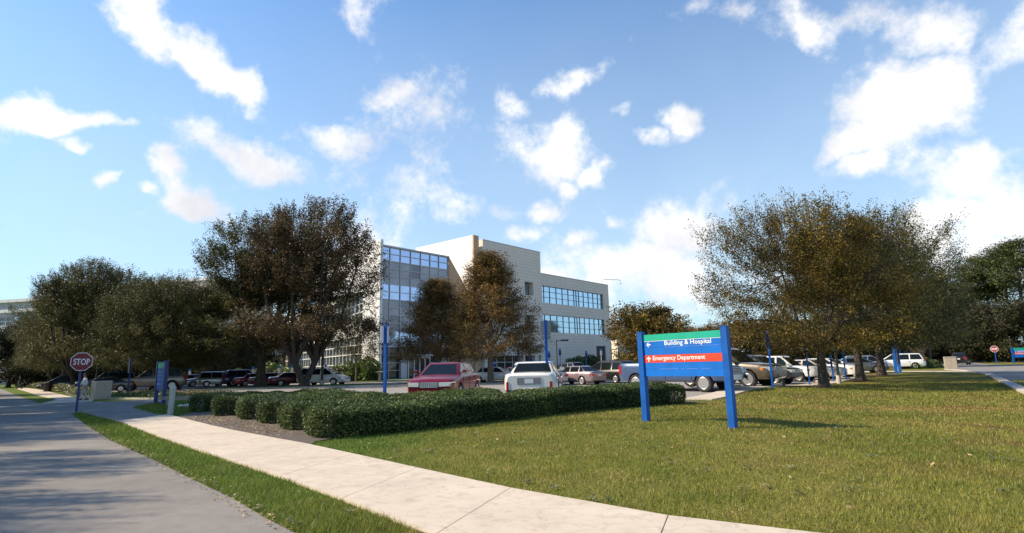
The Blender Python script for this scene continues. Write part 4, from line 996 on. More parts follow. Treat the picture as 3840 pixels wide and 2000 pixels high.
window('window', 28.35, 31.4, 0.5, 3.4, 0.9, [28.35, 29.9, 31.4], [0.5, 3.4], lambda i, j: 3, M['frame_dark'], 0.09, 0.08, GB)
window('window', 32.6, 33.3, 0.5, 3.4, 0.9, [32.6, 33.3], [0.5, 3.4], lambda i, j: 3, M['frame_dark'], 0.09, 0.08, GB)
for z in (15.6, 12.0, 8.4, 20.6): window('window', 15.72, 16.98, z, z+2.2, 1.5, [15.72, 16.35, 16.98], [z, z+1.1, z+2.2], lambda i, j: 0, M['frame_dark'], 0.07, 0.06, GB)
lv = MB(); lv.span((54.1, 0.5, 1.6), (58.15, 0.6, 5.45))
for k in range(24): lv.box((56.125, 0.40, 1.7+k*0.16), (4.0, 0.16, 0.03), 0)
lv.build('louver', M['louver'], bld)
m = MB(); m.tube([(58.6, 0.5, 20.0), (58.6, 0.5, 21.0), (58.6, -0.1, 21.1), (62.0, -2.2, 21.1), (62.4, -2.4, 20.8), (62.4, -2.4, 20.4)], 0.07, 6); m.lathe([(0.05, 0.2), (0.3, 0.0), (0.28, -0.04)], 10, 0, (62.4, -2.4, 20.2))
m.build('roof_lamp', M['frame'], bld)
# left wing, running away to the left from the blade wall
wp = bld.matrix_basis.copy(); 
wing_o = Vector((BP.x, BP.y, 0))+BU*-5.3+Vector((-BU.y, BU.x, 0))*4.1
WB = Vector((-0.525, 0.851, 0)); wang = math.atan2(-WB.y, -WB.x)     # local x runs back towards the blade wall
wing = thing('office_wing', 'low white wing with bands of gridded windows behind the big oaks', 'building', tuple(wing_o), wang)
m = MB(); pierced(m, -72, -0.3, -0.2, 14.6, [(-68, -0.6, 0.7, 6.6), (-68, -0.6, 9.0, 13.0)], 0, 0.6); m.span((-72, 0.6, -0.2), (-0.3, 14, 14.3)); m.build('wall', M['tile_white'], wing)
cxs = [-68+k*(67.4/30) for k in range(31)]
window('window', -68, -0.6, 0.7, 6.6, 0.3, cxs, [0.7, 2.3, 3.9, 5.3, 6.6], lambda i, j: 2 if (i+j) % 3 else 3, M['frame_white'], 0.16, 0.2, GB, parent=wing)
window('window', -68, -0.6, 9.0, 13.0, 0.3, cxs, [9.0, 10.3, 11.6, 13.0], lambda i, j: 2 if (i*2+j) % 5 else 0, M['frame_white'], 0.16, 0.2, GB, parent=wing)
# pier block closing the wing
pl_ = thing('pier_block', 'cream end block with wall piers and a grey canopy, between the two big oak trunks', 'building', (-57.6, 124, 0), 0.33)
m = MB(); pierced(m, -6.6, 6.4, -0.2, 13.5, [(-2.0, 1.6, 0.6, 4.9), (-2.0, 1.6, 6.3, 9.6)], 0, 0.7); m.span((-6.6, 0.7, -0.2), (6.4, 12, 13.2)); m.build('wall', M['tile_cream'], pl_)
window('window', -2.0, 1.6, 0.6, 4.9, 0.45, 3, 3, lambda i, j: 2, M['frame_white'], 0.14, 0.15, GB, parent=pl_); window('window', -2.0, 1.6, 6.3, 9.6, 0.45, 3, 2, lambda i, j: 2, M['frame_white'], 0.14, 0.15, GB, parent=pl_)
m = MB(); m.span((-2.4, -2.2, 5.0), (6.5, -0.003, 6.3)); m.build('canopy', M['grey_panel'], pl_)
# hospital blocks at the far left
hl = thing('hospital_block', 'pale grey hospital block with stacked bands at the left picture edge', 'building', (-118, 131, 0), -0.22)
m = MB(); pierced(m, -40, 14, -0.2, 19.0, [(-38, 12, 13.6, 15.6), (-38, 12, 8.6, 10.8), (-38, 2, 1.0, 4.0), (4.5, 12.5, 0.2, 4.2)], 0, 0.6); m.span((-40, 0.6, -0.2), (14, 30, 18.7)); m.build('wall', M['grey_panel'], hl)
m = MB(); m.span((-40.3, -0.5, 19.0), (14.3, 30, 19.7)); m.span((-40.3, -0.3, 16.6), (14.3, -0.003, 17.3)); m.span((-40.3, -3.2, 5.0), (14.3, -0.003, 6.6)); m.build('band', M['tile_white'], hl)
for z0, z1, n in ((13.6, 15.6, 26), (8.6, 10.8, 26)): window('window', -38, 12, z0, z1, 0.3, n, 2, lambda i, j: 2 if i % 4 else 0, M['frame_white'], 0.12, 0.1, GB, parent=hl)
window('window', -38, 2, 1.0, 4.0, 0.3, 22, 3, lambda i, j: 2, M['frame_white'], 0.12, 0.1, GB, parent=hl)
window('entrance', 4.5, 12.5, 0.2, 4.2, 0.3, 5, 2, lambda i, j: 2, M['frame_white'], 0.14, 0.1, GB, parent=hl)
m = MB()
for x in (3.2, 13.2): m.span((x-0.8, -0.9, -0.1), (x+0.8, -0.01, 4.98))
m.build('column', M['brick'], hl)
h2 = thing('hospital_tower', 'taller white hospital block whose flat roof shows above the left oaks', 'building', (-97, 150, 0), -0.3)
m = MB(); pierced(m, -18, 18, -0.2, 25.5, [(-16, 16, 15, 17.5), (-16, 16, 9, 11.5), (-16, 16, 1, 4.5)], 0, 0.6); m.span((-18, 0.6, -0.2), (18, 25, 25.2)); m.build('wall', M['tile_cream'], h2)
for z0, z1 in ((15, 17.5), (9, 11.5), (1, 4.5)): window('window', -16, 16, z0, z1, 0.3, 16, 2, lambda i, j: 2, M['frame_white'], 0.12, 0.1, GB, parent=h2)
m = MB(); m.span((-18.2, -0.3, 25.5), (18.2, 25, 26.2)); m.build('band', M['tile_white'], h2)
bw = thing('brick_wing', 'low tan brick wing seen between the pavement oak trunks', 'building', (-91, 118, 0), -0.3)
m = MB(); pierced(m, -8, 30, -0.2, 7.0, [(-5, 4, 0.6, 4.0), (9, 27, 0.8, 3.6)], 0, 0.5); m.span((-8, 0.5, -0.2), (30, 12, 6.8)); m.build('wall', M['brick'], bw)
window('window', -5, 4, 0.6, 4.0, 0.25, 5, 2, lambda i, j: 2, M['frame_white'], 0.12, 0.1, GB, parent=bw); window('window', 9, 27, 0.8, 3.6, 0.25, 9, 2, lambda i, j: 2, M['frame_white'], 0.12, 0.1, GB, parent=bw)
# gabled house right of the building
hs = thing('gabled_house', 'cream gabled house with dark shingle roof right of the stone building', 'house', (32.6, 152, 0), 0.25)
m = MB(); m.prism([(-5.2, -0.2), (5.2, -0.2), (5.2, 8.6), (0, 12.6), (-5.2, 8.6)], 0, 12, 'y'); m.span((5.2, 2, -0.2), (22, 12, 8.4)); m.build('wall', M['tile_cream'], hs)
m = MB()
for s in (-1, 1): m.face([(0, -0.5, 12.75), (s*5.9, -0.5, 8.2), (s*5.9, 12.5, 8.2), (0, 12.5, 12.75)]); m.face([(0, -0.5, 13.0), (s*5.9, -0.5, 8.45), (s*5.9, 12.5, 8.45), (0, 12.5, 13.0)]); m.face([(0, -0.5, 12.75), (s*5.9, -0.5, 8.2), (s*5.9, -0.5, 8.45), (0, -0.5, 13.0)])
m.face([(5.3, 1.6, 8.3), (22.4, 1.6, 8.3), (22.4, 7, 11.4), (5.3, 7, 11.4)]); m.face([(5.3, 12.4, 8.3), (22.4, 12.4, 8.3), (22.4, 7, 11.4), (5.3, 7, 11.4)]); m.build('roof', M['shingle'], hs)
for x, z in ((-2.2, 1.2), (2.2, 1.2), (-2.2, 4.8), (2.2, 4.8)):
    window('window', x-0.7, x+0.7, z, z+1.8, -0.03, 2, 2, lambda i, j: 2, M['frame_white'], 0.1, 0.05, GB, parent=hs)
for x in (8, 12.5, 17): window('window', x-0.8, x+0.8, 4.6, 6.4, 1.97, 2, 2, lambda i, j: 2, M['frame_white'], 0.1, 0.05, GB, parent=hs); window('window', x-0.8, x+0.8, 1.0, 2.8, 1.97, 2, 2, lambda i, j: 2, M['frame_white'], 0.1, 0.05, GB, parent=hs)
# ------------------------------------------------------------------ vehicles (local x forward, y left)
def interp(pts, x):
    for (a, b), (c, d) in zip(pts, pts[1:]):
        if x <= c: return b+(d-b)*(max(a, min(c, x))-a)/(c-a) if c > a else d
    return pts[-1][1]
def lerp(a, b, t): return a+(b-a)*t
SPECS = {
 'sedan': dict(L=4.85, W=1.82, wb=2.78, wr=0.325, sill=0.24, deck=[(-2.42, .86), (-2.34, .96), (-1.55, 1.0), (0.9, .98), (1.35, .95), (2.0, .87), (2.3, .81), (2.42, .75)],
               cab=dict(z0=.93, z1=1.43, xr0=-1.75, xr1=-0.95, xf1=0.42, xf0=1.28, w0=.80, w1=.60), pillars=[-0.98, 0.0], tail=(.74, .16, .36), head=(.665, .15, .36)),
 'box_sedan': dict(L=5.35, W=1.96, wb=2.95, wr=0.335, sill=0.26, deck=[(-2.67, .94), (-2.60, 1.02), (-1.5, 1.05), (1.0, 1.0), (1.5, .97), (2.4, .88), (2.62, .82), (2.67, .74)],
               cab=dict(z0=.98, z1=1.45, xr0=-1.62, xr1=-1.02, xf1=0.30, xf0=1.12, w0=.84, w1=.68), pillars=[-1.05, 0.0], tail=(.56, .36, .06), head=(.62, .16, .44)),
 'minivan': dict(L=5.0, W=1.95, wb=3.0, wr=0.345, sill=0.26, deck=[(-2.5, .98), (-2.45, 1.04), (1.3, 1.02), (1.7, .98), (2.2, .84), (2.42, .74), (2.5, .66)],
               cab=dict(z0=.98, z1=1.74, xr0=-2.44, xr1=-2.05, xf1=0.55, xf0=1.75, w0=.90, w1=.68), pillars=[-1.05, 0.10], tail=(1.06, .38, .16), head=(.66, .18, .38)),
 'suv': dict(L=4.75, W=1.88, wb=2.75, wr=0.37, sill=0.34, deck=[(-2.37, 1.0), (-2.32, 1.08), (0.9, 1.06), (1.2, 1.05), (2.0, .98), (2.25, .92), (2.37, .84)],
             cab=dict(z0=1.02, z1=1.76, xr0=-2.28, xr1=-1.85, xf1=0.25, xf0=1.12, w0=.87, w1=.69), pillars=[-1.05, -0.05], tail=(1.0, .34, .18), head=(.80, .18, .38)),
 'pickup': dict(L=5.75, W=2.0, wb=3.55, wr=0.395, sill=0.46, deck=[(-2.87, 1.26), (-2.80, 1.32), (-0.75, 1.32), (-0.7, 1.32), (1.2, 1.24), (1.5, 1.20), (2.5, 1.12), (2.75, 1.05), (2.87, .95)],
                cab=dict(z0=1.17, z1=1.90, xr0=-0.85, xr1=-0.62, xf1=0.70, xf0=1.52, w0=.93, w1=.74), pillars=[-0.1], tail=(1.0, .40, .16), head=(.92, .24, .34), bed=True)}
def apply_boolean(ob, cutter):
    md = ob.modifiers.new('cut', 'BOOLEAN'); md.operation = 'DIFFERENCE'; md.object = cutter; md.solver = 'EXACT'
    try: md.material_mode = 'TRANSFER'
    except Exception: pass
    dg = bpy.context.evaluated_depsgraph_get(); dg.update()
    me = bpy.data.meshes.new_from_object(ob.evaluated_get(dg)); ob.modifiers.clear(); ob.data = me
PAINT0 = P['grey']
def wheel_meshes(wr, wide):
    t = MB(); k = wr
    t.lathe([(k*.62, -wide/2), (k*.90, -wide/2), (k*.985, -wide*.36), (k, -wide*.1), (k, wide*.1), (k*.985, wide*.36), (k*.90, wide/2), (k*.62, wide/2), (k*.60, wide*.2), (0.001, wide*.2)], 28, 0, axis='y')
    tm = t.mesh('tyre', [M['tyre']], True)
    r = MB()
    r.lathe([(k*.66, wide*.50), (k*.62, wide*.53), (k*.585, wide*.50), (k*.585, wide*.30)], 24, 0, axis='y')
    r.lathe([(0.001, wide*.50), (k*.13, wide*.50), (k*.15, wide*.40)], 12, 0, axis='y')
    for s in range(5):
        a = 2*math.pi*s/5
        for da in (0,):
            c, sn = math.cos(a+da), math.sin(a+da); w0, w1 = k*.055, k*.075
            p = lambda q, off, y: (c*q-sn*off, y, sn*q+c*off)
            r.rings([[p(k*.10, -w0, wide*.47), p(k*.10, w0, wide*.47), p(k*.10, w0, wide*.34), p(k*.10, -w0, wide*.34)], [p(k*.60, -w1, wide*.50), p(k*.60, w1, wide*.50), p(k*.60, w1, wide*.36), p(k*.60, -w1, wide*.36)]])
    rm = r.mesh('rim', [M['rim']], True)
    return tm, rm
def car_proto(kind):
    s = SPECS[kind]; L_, W, S, c = s['L'], s['W'], s['sill'], s['cab']
    root = thing(kind, 'x', 'car'); h = L_/2
    def hw(x):
        t = abs(x)/h; return W/2*(1-0.045*t**2-0.15*max(0, (t-.80)/.20)**2.2)
    n = 34; rings = []
    for k in range(n):
        u = -1+2*k/(n-1); x = h*math.copysign(abs(math.sin(u*math.pi/2)), u); T = interp(s['deck'], x); w_ = hw(x)
        sl_ = S+0.10*max(0, (abs(x)/h-.86)/.14)**2; cr = 0.035 if abs(x) < h*.96 else 0.01
        mid = lerp(sl_, T, 0.5)
        half = [(0, sl_), (w_*.86, sl_), (w_*.965, sl_+.05), (w_*.985, lerp(sl_, T, .22)), (w_*1.0, lerp(sl_, T, .48)), (w_*.995, lerp(sl_, T, .74)), (w_*.965, T-.065), (w_*.93, T-.02), (w_*.84, T+.004), (w_*.45, T+cr*.8), (0, T+cr)]
        rings.append([(x, y, z) for y, z in half]+[(x, -y, z) for y, z in half[-2:0:-1]])
    m = MB(); m.rings(rings); body = m.build('body', [PAINT0, M['dark_plastic']], root, True)
    cut = MB()
    for sx_ in (-1, 1):
        for sy in (-1, 1):
            R = s['wr']*1.17
            ring = lambda y: [(sx_*s['wb']/2+(0.03 if sx_ > 0 else 0)+R*math.cos(2*math.pi*j/26), y, s['wr']*1.02+R*math.sin(2*math.pi*j/26)) for j in range(26)]
            cut.rings([ring(sy*(W/2-.30)), ring(sy*(W/2+.2))])
    if s.get('bed'): cut.span((-2.72, -0.82, 0.75), (-0.95, 0.82, 1.5))
    co = cut.build('cutter', [M['dark_plastic']]); apply_boolean(body, co); bpy.data.objects.remove(co)
    body.data.polygons.foreach_set('use_smooth', [True]*len(body.data.polygons)); body.data.set_sharp_from_angle(angle=rad(32))
    # cabin
    def plan(t):
        xr, xf, w_ = lerp(c['xr0'], c['xr1'], t), lerp(c['xf0'], c['xf1'], t), lerp(c['w0'], c['w1'], t); return xr, xf, w_
    def cring(t, z, ins=0.0, r=0.14):
        xr, xf, w_ = plan(t); xr += ins; xf -= ins; w_ -= ins; out = []
        for cx_, cy_, a0 in ((xf-r, w_-r, 0), (xr+r, w_-r, 90), (xr+r, -w_+r, 180), (xf-r, -w_+r, 270)):
            for q in range(5):
                a = rad(a0+q*22.5); out.append((cx_+r*math.cos(a), cy_+r*math.sin(a), z))
        return out
    z0, z1 = c['z0'], c['z1']; hz_ = lambda t: lerp(z0, z1, t)
    m = MB(); m.rings([cring(0, z0), cring(.90, hz_(.90)), cring(.95, hz_(.95), .03), cring(1, hz_(.985), .10), cring(1, z1, .25, .2)])
    m.build('cabin', [PAINT0], root, True)
    t0, t1, e = .10, .86, .008
    def pane(name, pts): 
        g = MB(); g.face(pts); cen = Vector((sum(p[0] for p in pts)/len(pts), sum(p[1] for p in pts)/len(pts), sum(p[2] for p in pts)/len(pts)))
        nrm = (Vector(pts[1])-Vector(pts[0])).cross(Vector(pts[2])-Vector(pts[0])).normalized()
        back = [tuple(Vector(p)-nrm*0.014) for p in pts]; g = MB(); g.rings([back, pts]); return g.build(name, M['car_glass'], root)
    a0, a1 = plan(t0), plan(t1); i0, i1 = .10, .12
    pane('windscreen', [(a0[1]+e, -a0[2]+i0, hz_(t0)), (a0[1]+e, a0[2]-i0, hz_(t0)), (a1[1]+e, a1[2]-i1, hz_(t1)), (a1[1]+e, -a1[2]+i1, hz_(t1))])
    tr0 = .22 if kind in ('minivan', 'suv') else t0; r0, r1 = plan(tr0), plan(t1)
    pane('rear_window', [(r0[0]-e, r0[2]-i0, hz_(tr0)), (r0[0]-e, -r0[2]+i0, hz_(tr0)), (r1[0]-e, -r1[2]+i1, hz_(t1)), (r1[0]-e, r1[2]-i1, hz_(t1))])
    xb = [None]+s['pillars']+[None]; pw = .055
    for sy in (1, -1):
        for q in range(len(xb)-1):
            lo0 = a0[0]+.17 if q == 0 else xb[q]+pw; lo1 = a1[0]+.15 if q == 0 else xb[q]+pw
            hi0 = a0[1]-.16 if q == len(xb)-2 else xb[q+1]-pw; hi1 = a1[1]-.12 if q == len(xb)-2 else xb[q+1]-pw
            if q == 0 and lo1 > hi1-.1: lo1 = hi1-.12
            pts = [(lo0, sy*(a0[2]+e), hz_(t0)), (hi0, sy*(a0[2]+e), hz_(t0)), (hi1, sy*(a1[2]+e), hz_(t1)), (lo1, sy*(a1[2]+e), hz_(t1))]
            pane('side_window', pts[::-1] if sy > 0 else pts)
    # door seams and sill trim
    m = MB()
    for sy in (1, -1):
        for x in s['pillars']+[c['xf0']-.28]:
            zt = interp(s['deck'], x); m.span((x-.006, sy*(hw(x)-.02), S+.12), (x+.006, sy*(hw(x)+.003), zt-.10))
        m.span((-s['wb']/2+s['wr']*1.25, sy*(W/2-.10), S-.015), (s['wb']/2-s['wr']*1.25, sy*(W/2-.03), S+.06))
    m.build('door_trim', M['dark_plastic'], root) if False else None
    for sy in (1, -1):
        k = MB(); h_ = len(m.v)//2; o_ = 0 if sy > 0 else h_; k.v = m.v[o_:o_+h_]; fh = len(m.f)//2; k.f = [[i-o_ for i in f] for f in (m.f[:fh] if sy > 0 else m.f[fh:])]; k.m = [0]*len(k.f); k.build('side_trim', M['dark_plastic'], root)
    for sy in (1, -1):
        m = MB()
        for x in [p+.16 for p in s['pillars']]: m.span((x-.09, sy*(hw(x)-.01), interp(s['deck'], x)-.17), (x+.09, sy*(hw(x)+.028), interp(s['deck'], x)-.135))
        m.build('door_handle', PAINT0, root)
    # wheels
    wide = .24 if kind != 'pickup' else .27; tm, rm = wheel_meshes(s['wr'], wide)
    for sx_ in (-1, 1):
        for sy in (-1, 1):
            o = link('wheel', tm, root); o.location = (sx_*s['wb']/2+(.03 if sx_ > 0 else 0), sy*(W/2-wide/2-.012), s['wr']); o.rotation_euler = (0, random.uniform(0, 6) if sy > 0 else random.uniform(0, 6), 0 if sy > 0 else math.pi)
            link('rim', rm, o)
    # lamps, grille, bumpers, plates, mirrors
    hz1, hh, hwid = s['head']; fz = s['deck'][-1][1]
    for sy in (1, -1):
        yc = hw(h)-hwid/2-.01
        m = MB(); m.rings([[(h-.26, sy*(yc-hwid/2), hz1-hh/2), (h-.36, sy*(hw(h-.36)+.004), hz1-hh/2+.02), (h-.36, sy*(hw(h-.36)+.004), hz1+hh/2), (h-.26, sy*(yc-hwid/2), hz1+hh/2)],
                          [(h+.016, sy*(yc-hwid/2), hz1-hh/2), (h+.012, sy*(yc+hwid/2+.022), hz1-hh/2+.01), (h+.010, sy*(yc+hwid/2+.02), hz1+hh/2), (h+.014, sy*(yc-hwid/2), hz1+hh/2)]])
        m.build('headlight', M['head_lens'], root)
        m = MB(); m.span((h-.40, sy*(hw(h-.40)-.03), hz1-.05), (h-.26, sy*(hw(h-.33)+.012), hz1+.05)); m.build('indicator', M['amber'], root)
        tz, th, tw = s['tail']; yr = hw(-h)-tw/2
        m = MB()
        if kind in ('minivan', 'suv', 'pickup', 'box_sedan'):
            xo = -h; wx = .04 if kind == 'box_sedan' else .20; m.rings([[(xo+wx, sy*(hw(-h+wx)-.03), tz-th/2), (xo+wx, sy*(hw(-h+wx)+.008), tz-th/2), (xo+wx, sy*(hw(-h+wx)+.008), tz+th/2), (xo+wx, sy*(hw(-h+wx)-.03), tz+th/2)],
                              [(xo-.012, sy*(yr-tw/2), tz-th/2), (xo-.012, sy*(hw(-h)+.004), tz-th/2), (xo-.012, sy*(hw(-h)+.004), tz+th/2), (xo-.012, sy*(yr-tw/2), tz+th/2)]])
        else:
            m.rings([[(-h+.22, sy*(hw(-h+.22)-.04), tz-th/2), (-h+.22, sy*(hw(-h+.22)+.006), tz-th/2), (-h+.22, sy*(hw(-h+.22)+.006), tz+th/2), (-h+.22, sy*(hw(-h+.22)-.04), tz+th/2)],
                     [(-h-.012, sy*(yr-tw/2), tz-th/2), (-h-.012, sy*(hw(-h)-.004), tz-th/2), (-h-.012, sy*(hw(-h)-.004), tz+th/2), (-h-.012, sy*(yr-tw/2), tz+th/2)]])
        m.build('tail_light', M['tail_lens'], root)
        mx = c['xf0']-.30; my = c['w0']+.02
        m = MB(); m.rings([[(mx-.05+dx, sy*(my+.03+dy), z0+.16+dz) for dx, dy, dz in ((0, 0, -.06), (0, .19, -.055), (0, .20, .06), (0, .02, .07))], [(mx+.09+dx, sy*(my+.05+dy), z0+.16+dz) for dx, dy, dz in ((0, 0, -.05), (0, .13, -.04), (0, .14, .04), (0, .02, .05))]])
        m.span((mx, sy*(my-.06), z0+.08), (mx+.07, sy*(my+.06), z0+.12)); m.build('mirror', PAINT0, root, True)
    gz = hz1; gw = hw(h)-hwid-.06
    m = MB(); m.span((h-.06, -gw, gz-hh*.62), (h+.004, gw, gz+hh*.45), 1)
    for k in range(5): z = gz-hh*.62+(hh*1.07)*k/4; m.span((h-.02, -gw, z-.008), (h+.016, gw, z+.008))
    for k in range(9): y = -gw+2*gw*k/8; m.span((h-.02, y-.007, gz-hh*.6), (h+.013, y+.007, gz+hh*.43))
    m.build('grille', [M['chrome'], M['dark_plastic']], root)
    bz0, bz1 = (S+.10, S+.24) if kind != 'pickup' else (S+.04, S+.30)
    for sg, nm in ((1, 'front_bumper'), (-1, 'rear_bumper')):
        ri = []
        for q in range(9):
            u = -1+q/4; y = u*(hw(h)+.02); x = sg*(h+.05-.16*abs(u)**3); ri.append([(x-sg*.14, y, bz0), (x, y, bz0+.02), (x, y, bz1-.02), (x-sg*.14, y, bz1)])
        m = MB(); m.rings(ri); m.build(nm, M['chrome'] if kind == 'pickup' else PAINT0, root, True)
    pz = {'sedan': .72, 'box_sedan': .76}.get(kind, .88)
    m = MB(); m.span((-h-.016, -.155, pz-.08), (-h+.02, .155, pz+.08)); m.build('number_plate', M['plate'], root)
    if kind == 'box_sedan':
        m = MB(); m.span((-h-.012, -.42, pz-.12), (-h+.03, .42, pz+.12)); m.build('plate_surround', M['sign_grey'], root)
        m = MB(); m.span((-h-.03, -.86, .42), (-h+.05, .86, .455)); m.build('bumper_strip', M['dark_plastic'], root)
    if kind in ('minivan', 'suv'):
        for sy in (1, -1):
            m = MB(); m.tube([(c['xr1']+.15, sy*.56, z1-.01), (c['xr1']+.25, sy*.56, z1+.04), (c['xf1']-.2, sy*.56, z1+.04), (c['xf1']-.1, sy*.56, z1-.01)], .018, 6); m.build('roof_rail', M['dark_plastic'], root)
    if kind == 'pickup':
        for sy in (1, -1):
            m = MB(); m.lathe([(.075, h-.02), (.075, h+.10), (.055, h+.10), (.05, h-.02)], 14, 0, axis='z'); m.v = [(z, sy*.66+y, .62+x) for x, y, z in m.v]; m.build('fog_lamp', M['dark_plastic'], root)
    return root
CARS = {k: car_proto(k) for k in SPECS}
first_used = set()
def park(kind, color, loc, head, label, cat, group=None, scale=1.0):
    z = math.atan2(head[1], head[0]); pr = CARS[kind]; mp = {PAINT0: P[color]}
    names = {'sedan': 'parked_car', 'box_sedan': 'parked_car', 'minivan': 'minivan', 'suv': 'suv', 'pickup': 'pickup_truck'}
    o = copy_tree(pr, loc, z, (scale,)*3, label, group, mp); o.name = names[kind]; o['category'] = cat; return o
V = lambda x, y: Vector((x, y, float(hgt(x, y))))
gN = 'cars in the row behind the hedge'; gF = 'cars before the stone building'; gR = 'cars in the right-hand row'; gL = 'cars in the left row facing the shrubs'; gS = 'vehicles under the left oaks'
park('sedan', 'red', V(-2.72, 23.0), (-.15, -.99), 'maroon sedan with bright chrome grille facing the camera behind the hedge', 'car', gN, 1.03)
park('box_sedan', 'ivory', V(0.86, 22.75), (.135, .99), 'boxy ivory sedan seen from its boot, right behind the hedge', 'car', gN)
park('sedan', 'mauve', V(4.9, 45.0), (-.62, .78), 'mauve sedan between the ivory sedan and the charcoal minivan', 'car', gF, 1.0)
park('minivan', 'charcoal', V(7.7, 46.6), (-.62, .78), 'charcoal minivan with red tail lamps behind the blue pickup', 'minivan', gF, 1.0)
park('sedan', 'pearl', V(2.0, 45.2), (-.62, .78), 'pearl sedan half hidden behind the ivory sedan', 'car', gF)
park('sedan', 'white', V(-1.9, 55.2), (.97, -.22), 'white sedan seen side on behind the bare tree trunk', 'car', gF, 1.03)
park('sedan', 'brightred', V(0.4, 60.0), (.6, -.8), 'bright red car just showing between the white sedan and the ivory sedan', 'car', gF)
park('suv', 'black', V(5.8, 64), (-.62, .78), 'dark vehicle roof showing behind the charcoal minivan', 'car', gF)
# pickup and the row to its right: front wheel positions along the row
RD = Vector((.755, .655, 0)); HD = Vector((.66, -.75, 0))
def row(fx, fy, kind, color, label, cat, sc=1.0, hd=HD):
    wbf = SPECS[kind]['wb']/2*sc; side = Vector((-hd.y, hd.x, 0))*(SPECS[kind]['W']/2*sc)
    c = Vector((fx, fy, 0))-hd*wbf+side; v = V(c.x, c.y); v.z = max(v.z, float(hgt(fx, fy))*0.85); return park(kind, color, v, hd, label, cat, gR, sc)
g_ = at_ground(2637, 1473); row(g_.x, g_.y, 'pickup', 'steel', 'steel blue pickup truck behind the directional sign', 'pickup', 1.08)
g_ = at_ground(2803, 1453); row(g_.x, g_.y, 'suv', 'tan', 'tan SUV with amber indicator, right of the directional sign', 'suv', 1.18)
g_ = at_ground(2903, 1444); row(g_.x, g_.y, 'suv', 'black', 'black SUV nose between the tan SUV and the white SUV', 'suv', 1.06)
row(19.3, 39.0, 'suv', 'white', 'white SUV with five-hole wheel between the thin blue posts', 'suv', 1.03)
row(22.3, 41.4, 'sedan', 'pearl', 'pearl sedan nose just past the white SUV', 'car', 1.05)
row(25.4, 44.6, 'sedan', 'white', 'white sedan whose bonnet shows right of the thick oak trunk', 'car', 1.1)
park('sedan', 'grey', V(34.5, 57.5), (.95, -.3), 'grey sedan side on behind the second lawn oak', 'car', gR, 1.08)
park('minivan', 'silver', V(41.0, 66.5), (.93, -.36), 'silver minivan behind the grey sedan', 'minivan', gR)
park('minivan', 'white', V(47.5, 70.5), (-.85, .5), 'white van near the far lawn oak with red tail lamp on its right', 'van', gR, 1.08)
park('sedan', 'silver', V(31.0, 55.5), (.9, -.4), 'silver sedan partly behind the trunk of the second lawn oak', 'car', gR)
# left row
park('minivan', 'white', V(-20.3, 60.6), (.985, -.17), 'white minivan side on behind the forked oak trunk', 'minivan', gL, 1.06)
park('sedan', 'dkred', V(-24.2, 62.0), (.80, .60), 'dark red sedan directly left of the white minivan', 'car', gL)
park('sedan', 'dkred', V(-26.9, 63.3), (.80, .60), 'dark red sedan right of the first oak trunk', 'car', gL)
park('sedan', 'brightred', V(-29.0, 64.2), (.80, .60), 'bright red sedan left of the first oak trunk', 'car', gL)
park('suv', 'navy', V(-31.2, 66.0), (.80, .60), 'navy SUV between the silver minivan and bright red sedan', 'suv', gL, 1.05)
park('minivan', 'silver', V(-33.9, 65.8), (.86, .50), 'silver grey minivan left of the navy SUV', 'minivan', gL, 0.98)
park('sedan', 'silver', V(-36.6, 67.5), (-.80, -.60), 'silver car with pale nose beside the silver grey minivan', 'car', gL)
park('sedan', 'green', V(-39.2, 69.5), (.80, .60), 'dark green sedan with red and white tail lamp', 'car', gL)
park('sedan', 'dkred', V(-43.0, 73.5), (.80, .60), 'dark red car behind the tail of the taupe crossover', 'car', gL)
park('suv', 'brown', V(-35.6, 56.0), (-.87, -.49), 'taupe crossover SUV side on behind the blue two-post direction sign', 'suv', gS, 1.24)
park('sedan', 'black', V(-38.6, 53.5), (-.83, -.55), 'dark sedan parked nose left before the black SUV', 'car', gS)
park('suv', 'black', V(-43.2, 60.5), (-.85, -.52), 'black SUV in deep shade behind the thin blue sign post', 'suv', gS, 1.12)
park('minivan', 'black', V(-49.0, 62.5), (-.85, -.52), 'dark minivan in deep shade right of the beige cabinet', 'minivan', gS)
park('suv', 'black', V(-54.6, 57.6), (-.80, .60), 'dark car with red tail lamp on the road at the left picture edge', 'suv', None, 0.95)
# right road
park('suv', 'black', V(70.2, 89.5), (.70, .71), 'black SUV seen from behind on the right road', 'suv', None, 1.05)
park('sedan', 'white', V(96, 128), (-.6, -.8), 'tiny white car far down the right road', 'car', None)
for pr in CARS.values():
    for ch in pr.children_recursive: bpy.data.objects.remove(ch)
    bpy.data.objects.remove(pr)
